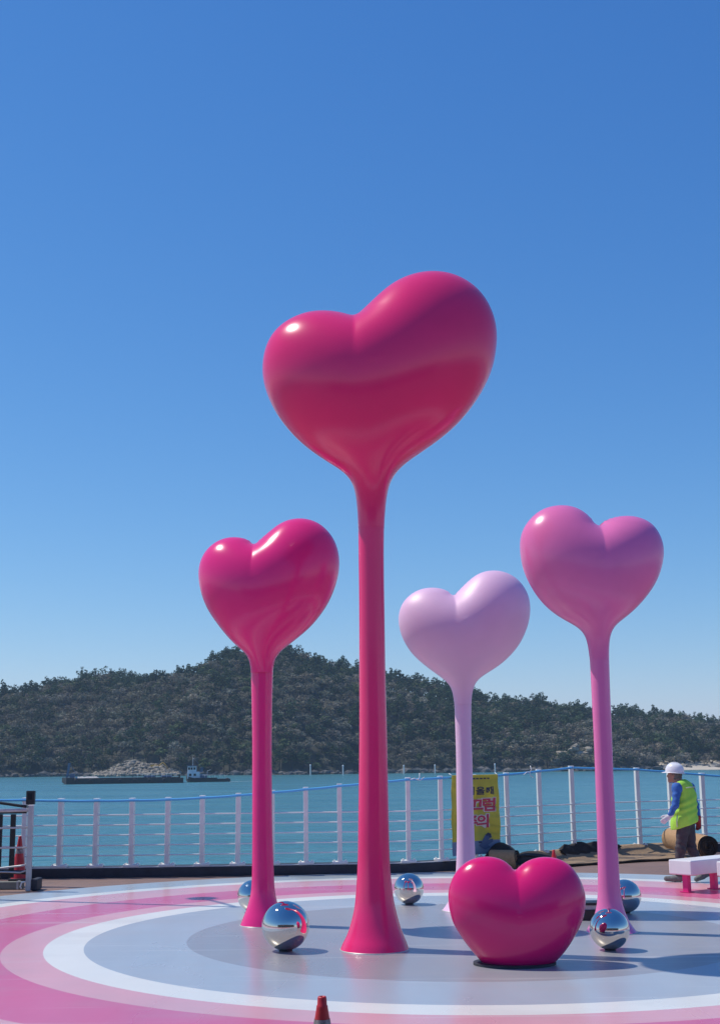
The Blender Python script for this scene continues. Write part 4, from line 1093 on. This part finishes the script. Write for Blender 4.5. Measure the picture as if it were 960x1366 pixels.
tube('mast_arm', [(1.44, -0.5, 4.5), (1.44, 0.5, 4.5)], 0.035, 'boat_white', tg_, n=6)
lathe('funnel', [(0.32, 2.1), (0.30, 3.0), (0.34, 3.02), (0.34, 3.12), (0.1, 3.13)], 'boat_blue', tg_, n=16, loc=(3.3, 0, 0))
box('engine_casing', 1.8, 1.5, 0.9, (3.6, 0, 1.2), 'boat_blue', tg_, bev=0.06)
for k_ in range(6):
    tube('stanchion', [(3.0 + k_ * 1.1, -1.45, 0.75), (3.0 + k_ * 1.1, -1.45, 1.5)], 0.03, 'boat_white', tg_, n=5)
tube('deck_rail', [(2.9, -1.45, 1.5), (8.6, -1.45, 1.45)], 0.03, 'boat_white', tg_, n=5)
tube('stay', [(1.45, 0, 5.2), (5.6, 0, 0.9)], 0.025, 'boat_blue', tg_, n=5)
tube('davit', [(4.6, 0, 0.9), (4.6, 0, 2.4), (5.3, 0, 2.6)], 0.05, 'boat_white', tg_, n=6)
lathe('tyre_fender', [(0.3, -0.09), (0.36, 0.0), (0.3, 0.09), (0.18, 0.0)], 'black_rubber', tg_, n=14, loc=(LT * 0.93, 0, 0.7))
# wake behind the tug
wv = []; wf = []
w0 = G(306, 1043, SEA_Z + 0.05); w1 = G(352, 1041.2, SEA_Z + 0.05)
for i in range(20):
    q = i / 19; c = w0.lerp(w1, q); hw = 0.9 * (1 - q) ** 0.7 + 0.15 + 0.25 * math.sin(i * 2.1)
    wv += [(c.x, c.y - abs(hw), c.z), (c.x, c.y + abs(hw), c.z)]
wf = [(2 * i, 2 * i + 2, 2 * i + 3, 2 * i + 1) for i in range(19)]
tag(from_np('wake', wv, wf, 'foam', smooth=False), 'streak of white foam trailing behind the tugboat', kind='stuff')

# ================================================================== FAR SHORE
def rocks(name, label, specs, m):
    v = []; f = []; t = bmesh.new(); bmesh.ops.create_icosphere(t, subdivisions=1, radius=1.0)
    bvv = np.array([x.co[:] for x in t.verts]); bff = np.array([[q.index for q in x.verts] for x in t.faces]); t.free()
    for x_, y_, z_, r_ in specs:
        k = bvv * (1 + rng.uniform(-0.28, 0.28, (len(bvv), 1))) * np.array([r_ * rng.uniform(0.8, 1.5), r_ * rng.uniform(0.8, 1.3), r_ * rng.uniform(0.5, 0.9)])
        f.append(bff + sum(len(q) for q in v)); v.append(k + (x_, y_, z_))
    o = from_np(name, np.vstack(v), np.vstack(f), m, smooth=False); return tag(o, label, kind='stuff')
sp = []
for x_ in np.arange(-140, 190, 0.9):
    for _ in range(2):
        y_ = shore_y(np.array(x_)) + rng.uniform(-3, 2.5)
        sp.append((x_ + rng.uniform(-1, 1), y_, SEA_Z + rng.uniform(-0.1, 0.7), rng.uniform(0.4, 1.5) ** 1.2))
rocks('shore_rocks', 'dark rocks along the foot of the wooded hill', sp, 'rock')
def shore_x(px, Y): return (px - 480) / F_PX * Y
sp = []
for _ in range(700):
    px = rng.uniform(128, 240); t_ = rng.uniform(0, 1) ** 1.5
    top_ = np.interp(px, [128, 150, 175, 200, 220, 240], [0.4, 1.8, 4.6, 3.6, 2.6, 0.6])
    Y_ = SHORE0 - 8 + t_ * 9; x_ = shore_x(px, Y_)
    sp.append((x_, Y_, SEA_Z + t_ * top_ + rng.uniform(0, 0.6), rng.uniform(0.25, 0.8)))
rocks('rubble_bank', 'pale rubble bank on the far shore behind the barge', sp, 'pale_rock')
sp = []
for px_, row_, r_ in ((745, 1012, 1.9), (750, 1006, 1.6), (757, 1009, 1.4), (764, 996, 1.5), (760, 1002, 1.2), (776, 1004, 1.7), (784, 998, 1.4), (738, 1019, 1.3), (745, 1020, 1.1), (862, 1016, 1.4), (850, 1013, 1.1), (706, 1021, 1.4), (700, 1019, 1.0), (128, 1020, 1.3), (80, 1012, 1.2)):
    Yq = shore_y(np.array(shore_x(px_, 420.0))) + 6; q = P(px_, row_, float(Yq))
    for _ in range(3): sp.append((q.x + rng.uniform(-1, 1), q.y + rng.uniform(-1, 1), q.z + rng.uniform(-0.8, 0.5), r_ * rng.uniform(0.5, 1.0)))
rocks('cliff_outcrops', 'pale outcrops of rock low on the wooded hill', sp, 'pale_rock')
# beach
v = []; f = []
for i in range(30):
    px = 868 + i * 7; Yq = float(shore_y(np.array(shore_x(px, 450.0)))) ; x_ = shore_x(px, Yq)
    wob = 0.6 * math.sin(i * 1.3)
    v += [(x_, Yq - 9 + wob, SEA_Z + 0.05), (x_, Yq - 2, SEA_Z + 1.0), (x_, Yq + 6, SEA_Z + 2.9 + 0.3 * wob)]
f = [(3 * i + j, 3 * i + 3 + j, 3 * i + 4 + j, 3 * i + 1 + j) for i in range(29) for j in range(2)]
tag(from_np('beach', v, f, 'sand'), 'narrow sandy beach on the far shore', kind='structure')
# excavator on the bank
q = P(206, 1026, SHORE0 - 1); ex = empty('excavator', (q.x, q.y, q.z - 1.2)); tag(ex, 'tiny yellow excavator on the pale rubble bank', 'excavator')
box('cab', 2.0, 1.8, 1.6, (0, 0, 1.7), 'machine_yellow', ex, bev=0.1); box('track', 2.8, 2.2, 0.7, (0, 0, 0.45), 'black_rubber', ex, bev=0.15)
tube('boom', [(0.8, 0, 1.8), (2.6, 0, 3.2), (4.0, 0, 2.0), (4.0, 0, 0.6)], 0.18, 'machine_yellow', ex, n=6)
# white marker posts in the water
for px_, t_, b_, lab in ((414, 1019, 1032, None), (457.5, 1020, 1032, None), (538.5, 1020, 1030.5, None), (580, 1019.5, 1030, None), (660, 1018, 1029, None), (788, 1012, 1024.5, None), (824, 1013.5, 1026, None), (888, 1012, 1023.5, None)):
    Yq = 400.0 if px_ < 700 else 430.0
    q = G(px_, b_ + 1.5, SEA_Z); hgt = (b_ - t_ + 1) * q.y / F_PX
    mp_ = empty('marker_post', q); tag(mp_, 'slim white marker post standing in the water off the far shore', 'post', 'marker posts off the far shore')
    hgt *= 0.82
    lathe('pole', [(0.20, -1.5), (0.18, hgt * 0.9), (0.17, hgt)], 'white_metal', mp_, n=10, close_top=True)
    lathe('topmark', [(0.24, hgt), (0.24, hgt + 0.3), (0.05, hgt + 0.45)], 'white_plastic', mp_, n=10)

# ================================================================== WOODLAND
def tree_proto(kind, seed):
    """Trunk, limbs and clumps of leaf-sized faces that lie on each clump's outside."""
    g = np.random.default_rng(seed); tris = []; col = []
    def limb(a, b, w, c0):
        a = np.array(a, float); b = np.array(b, float)
        sd = np.cross(b - a, g.normal(size=3)); sd = sd / (np.linalg.norm(sd) + 1e-9) * w
        tris.append([a - sd, a + sd, b]); col.append(c0)
        sd2 = np.cross(b - a, sd); sd2 = sd2 / (np.linalg.norm(sd2) + 1e-9) * w; tris.append([a - sd2, a + sd2, b]); col.append(c0)
    def clump(c, rad, n, size, c0, jit=0.5):
        k0 = g.uniform(0.85, 1.15)
        for _ in range(n):
            d = g.normal(size=3); d /= np.linalg.norm(d)
            if d[2] < -0.5: d[2] *= -1
            p = c + d * np.array(rad) * g.uniform(0.7, 1.05)
            nn = d + g.normal(size=3) * jit; nn /= np.linalg.norm(nn)
            e = np.cross(nn, g.normal(size=3)); e /= np.linalg.norm(e) + 1e-9; h = np.cross(nn, e); s = size * g.uniform(0.6, 1.3)
            tris.append([p - e * s * 0.6 - h * s * 0.45, p + e * s * 0.6 - h * s * 0.3, p + h * s * 0.8]); k = k0 * g.uniform(0.92, 1.08)
            col.append([x * k for x in c0])
    bark = (0.06, 0.05, 0.045)
    if kind == 'pine':                   # open crown: flat tiers with gaps
        H = 7.5; limb((0, 0, -1), (0.2, 0, H), 0.18, bark); c0 = (0.050, 0.076, 0.040)
        for k in range(8):
            z = H * (0.38 + 0.57 * (k + g.uniform()) / 8); rad = (1.15 - (z / H - 0.3)) * 1.9 * g.uniform(0.3, 1.0); a = g.uniform(0, 6.28)
            c = np.array([rad * math.cos(a), rad * math.sin(a), z + 0.1 * rad]); limb((0.1, 0, z - 0.5), c, 0.08, bark)
            clump(c, (0.95, 0.95, 0.38), 22, 0.42, c0, 0.6)
        clump(np.array([0.2, 0, H]), (0.5, 0.5, 0.7), 20, 0.36, c0, 0.6)
    elif kind == 'evergreen':
        H = 5.5; limb((0, 0, -1), (0, 0, H * 0.7), 0.18, bark); c0 = (0.080, 0.105, 0.046)
        for k in range(8):
            a = g.uniform(0, 6.28); rad = 1.7 * math.sqrt(g.uniform()); z = H * (0.45 + 0.42 * g.uniform() * (1 - (rad / 2.6) ** 2)); c = np.array([rad * math.cos(a), rad * math.sin(a), z])
            clump(c, (1.0, 1.0, 0.85), 28, 0.46, c0)
    else:                                # leafless: grey brown masses of twigs
        H = 6.3; limb((0, 0, -1), (0, 0, H * 0.6), 0.16, (0.12, 0.10, 0.09)); c0 = (0.185, 0.170, 0.125)
        for k in range(9):
            a = g.uniform(0, 6.28); rad = 1.7 * math.sqrt(g.uniform()); z = H * (0.48 + 0.40 * g.uniform() * (1 - (rad / 2.6) ** 2)); c = np.array([rad * math.cos(a), rad * math.sin(a), z])
            limb((0, 0, H * 0.25), c, 0.07, (0.12, 0.10, 0.09)); clump(c, (0.85, 0.85, 0.9), 24, 0.36, c0, 0.9)
    return np.array(tris, np.float32), np.array(col, np.float32)
PROTO = [tree_proto('pine', 1), tree_proto('pine', 2), tree_proto('pine', 3), tree_proto('evergreen', 4), tree_proto('evergreen', 5), tree_proto('bare', 6), tree_proto('bare', 7), tree_proto('bare', 8)]
def instance(pr, pos, rz, sc, tint):
    tr, cl = pr; c, s = math.cos(rz), math.sin(rz)
    q = tr * np.array(sc, np.float32); out = np.empty_like(q); out[..., 0] = q[..., 0] * c - q[..., 1] * s + pos[0]; out[..., 1] = q[..., 0] * s + q[..., 1] * c + pos[1]; out[..., 2] = q[..., 2] + pos[2]
    return out, cl * np.array(tint, np.float32)
def foliage_mesh(name, T, Cc, parent=None):
    n = len(T); v = T.reshape(-1, 3); f = np.arange(n * 3, dtype=np.int32).reshape(-1, 3)
    me = bpy.data.meshes.new(name); me.vertices.add(n * 3); me.vertices.foreach_set('co', v.ravel())
    me.loops.add(n * 3); me.loops.foreach_set('vertex_index', f.ravel()); me.polygons.add(n)
    me.polygons.foreach_set('loop_start', np.arange(0, n * 3, 3, dtype=np.int32)); me.polygons.foreach_set('loop_total', np.full(n, 3, np.int32)); me.update(calc_edges=True)
    a = me.attributes.new('tint', 'FLOAT_COLOR', 'POINT'); a.data.foreach_set('color', np.repeat(np.c_[Cc, np.ones(n)], 3, 0).astype(np.float32).ravel())
    return link(name, me, 'foliage', parent)
sp_ = 3.3; TT = []; CL = []
for x0_ in np.arange(-228, 325, sp_):
    for t0_ in np.arange(0.012, 1.22, sp_ / RIDGE):
        x_ = x0_ + rng.uniform(-1.6, 1.6); t_ = t0_ + rng.uniform(-0.012, 0.012)
        y_ = float(shore_y(np.array(x_))) + t_ * RIDGE
        px = 480 + x_ / y_ * F_PX
        if px < -420 or px > 1330 or ((px < -110 or px > 1070) and rng.uniform() < 0.35): continue
        if 150 < px < 222 and t_ < 0.055: continue
        z_ = float(hill_z(np.array(x_), np.array(y_)))
        mix = float(vnoise(np.array(x_ / 22.0), np.array(y_ / 22.0), 11)); u_ = rng.uniform()
        if t_ > 0.86: k = rng.integers(0, 5) if u_ < 0.85 else rng.integers(5, 8)
        else: k = rng.integers(5, 8) if u_ < 0.15 + 0.85 * mix else rng.integers(0, 5) 
        g_ = rng.uniform(0.75, 1.45); tt = rng.uniform(0.7, 1.3) * (0.65 + 0.4 * float(vnoise(np.array(x_ / 30.0), np.array(y_ / 34.0), 31)) + 0.5 * float(vnoise(np.array(x_ / 9.0), np.array(y_ / 12.0), 21)))
        sc = (g_ * rng.uniform(0.9, 1.2), g_ * rng.uniform(0.9, 1.2), g_ * (0.75 if t_ < 0.85 else 0.85))
        a_, c_ = instance(PROTO[k], (x_, y_, z_ - 0.4), rng.uniform(0, 6.28), sc, (tt * rng.uniform(0.9, 1.1), tt, tt * rng.uniform(0.9, 1.1)))
        TT.append(a_); CL.append(c_)
TT = np.concatenate(TT); CL = np.concatenate(CL)
wood = foliage_mesh('woodland', TT, CL); tag(wood, 'dense mixed wood of pines and leafless trees covering the hill', kind='stuff')
# pines one can tell apart on the skyline
SKY_PINES = [(12, 1.0), (34, 0.8), (62, 1.1), (84, 0.9), (112, 0.95), (128, 1.2), (148, 1.1), (166, 0.9), (188, 1.0), (207, 0.9), (236, 1.3), (252, 0.9), (267, 1.15), (279, 1.0), (288, 1.1), (300, 1.2), (314, 1.1), (385, 1.2), (402, 1.0), (424, 1.0), (442, 0.8), (462, 1.1),
             (520, 0.9), (548, 0.8), (574, 1.0), (643, 1.0), (653, 1.1), (676, 1.1), (697, 1.0), (715, 1.2), (742, 0.9), (758, 0.9), (819, 1.0), (840, 1.0), (860, 0.9), (888, 0.9), (905, 1.0), (911, 0.9), (935, 0.8), (956, 1.1)]
for i, (px, s_) in enumerate(SKY_PINES):
    Y_ = SHORE0 + RIDGE
    for _ in range(4):
        x_ = shore_x(px, Y_); Y_ = float(shore_y(np.array(x_))) + RIDGE * 0.98
    z_ = float(hill_z(np.array(x_), np.array(Y_)))
    root = empty('pine_tree', (x_, Y_, z_ - 0.5)); tag(root, 'spiky dark pine standing out on the skyline of the wooded hill', 'tree', 'pines on the skyline')
    pr = PROTO[i % 3]; a_, c_ = instance(pr, (0, 0, 0), i * 1.7, (s_ * 0.85, s_ * 0.85, s_ * 0.93), (0.95, 1.0, 1.0))
    foliage_mesh('crown', a_, c_, root)
    tube('trunk', [(0, 0, -0.6), (0.05, 0, 3.5 * s_), (0.2 * s_, 0, 7.4 * s_)], [0.2, 0.14, 0.05], 'bark', root, n=6)

# ================================================================== LAMP POST left of the view: its shadow crosses the painted floor
LH_ = 7.0; tip = G(316, 1210); hd_ = G(270, 1198.5); sh_ = Vector((-sun_vec.x, -sun_vec.y, 0)) / sun_vec.z
lb = tip - sh_ * LH_; off_ = hd_ - tip
lp = empty('lamp_post', lb); tag(lp, 'tall slim lamp post beside the plaza whose shadow crosses the pink rings', 'lamp post')
lathe('base', [(0.16, 0.0), (0.16, 0.05), (0.09, 0.08), (0.08, 0.6), (0.05, 0.65)], 'galv', lp, n=20)
tube('pole', [(0, 0, 0), (0, 0, LH_)], [0.055, 0.04], 'galv', lp)
tube('arm', [(0, 0, LH_ - 0.02), (off_.x * 0.5, off_.y * 0.5, LH_ + 0.03), (off_.x, off_.y, LH_)], 0.03, 'galv', lp)
lathe('lamp_head', [(0.02, 0.08), (0.14, 0.05), (0.2, 0.0), (0.18, -0.05), (0.02, -0.06)], 'galv', lp, n=24, loc=(off_.x, off_.y, LH_))

# ================================================================== BEHIND THE CAMERA (seen mirrored in the balls and gloss paint)
bd = empty('visitor_building', (3, -13, 0)); tag(bd, 'long low building mirrored in the chrome balls', 'building')
box('wall', 44, 7, 4.6, (0, -3.5, 2.3), 'wall_grey', bd); box('roof', 46, 9, 0.4, (0, -3.2, 4.8), 'roof_dark', bd)
for i in range(11): 
    w_ = box('window', 2.9, 0.08, 2.7, (-20 + 4 * i, 0.02, 1.7), 'glass_dark', bd); box('frame', 0.12, 0.14, 2.7, (-20 + 4 * i, 0.03, 1.7), 'white_metal', w_)

# ================================================================== HAZE
hz_m = bpy.data.materials.new('haze_air'); hz_m.use_nodes = True; nt = hz_m.node_tree; nt.nodes.remove(nt.nodes['Principled BSDF'])
vol = nt.nodes.new('ShaderNodeVolumePrincipled'); vol.inputs['Color'].default_value = (0.62, 0.80, 1.0, 1); vol.inputs['Density'].default_value = 0.0002
nt.links.new(vol.outputs[0], nt.nodes['Material Output'].inputs['Volume'])
MT['haze'] = hz_m
hb_ = box('haze', 12600, 10000, 82, (0, 4300, 34), 'haze'); tag(hb_, 'thin bluish sea air', kind='stuff')
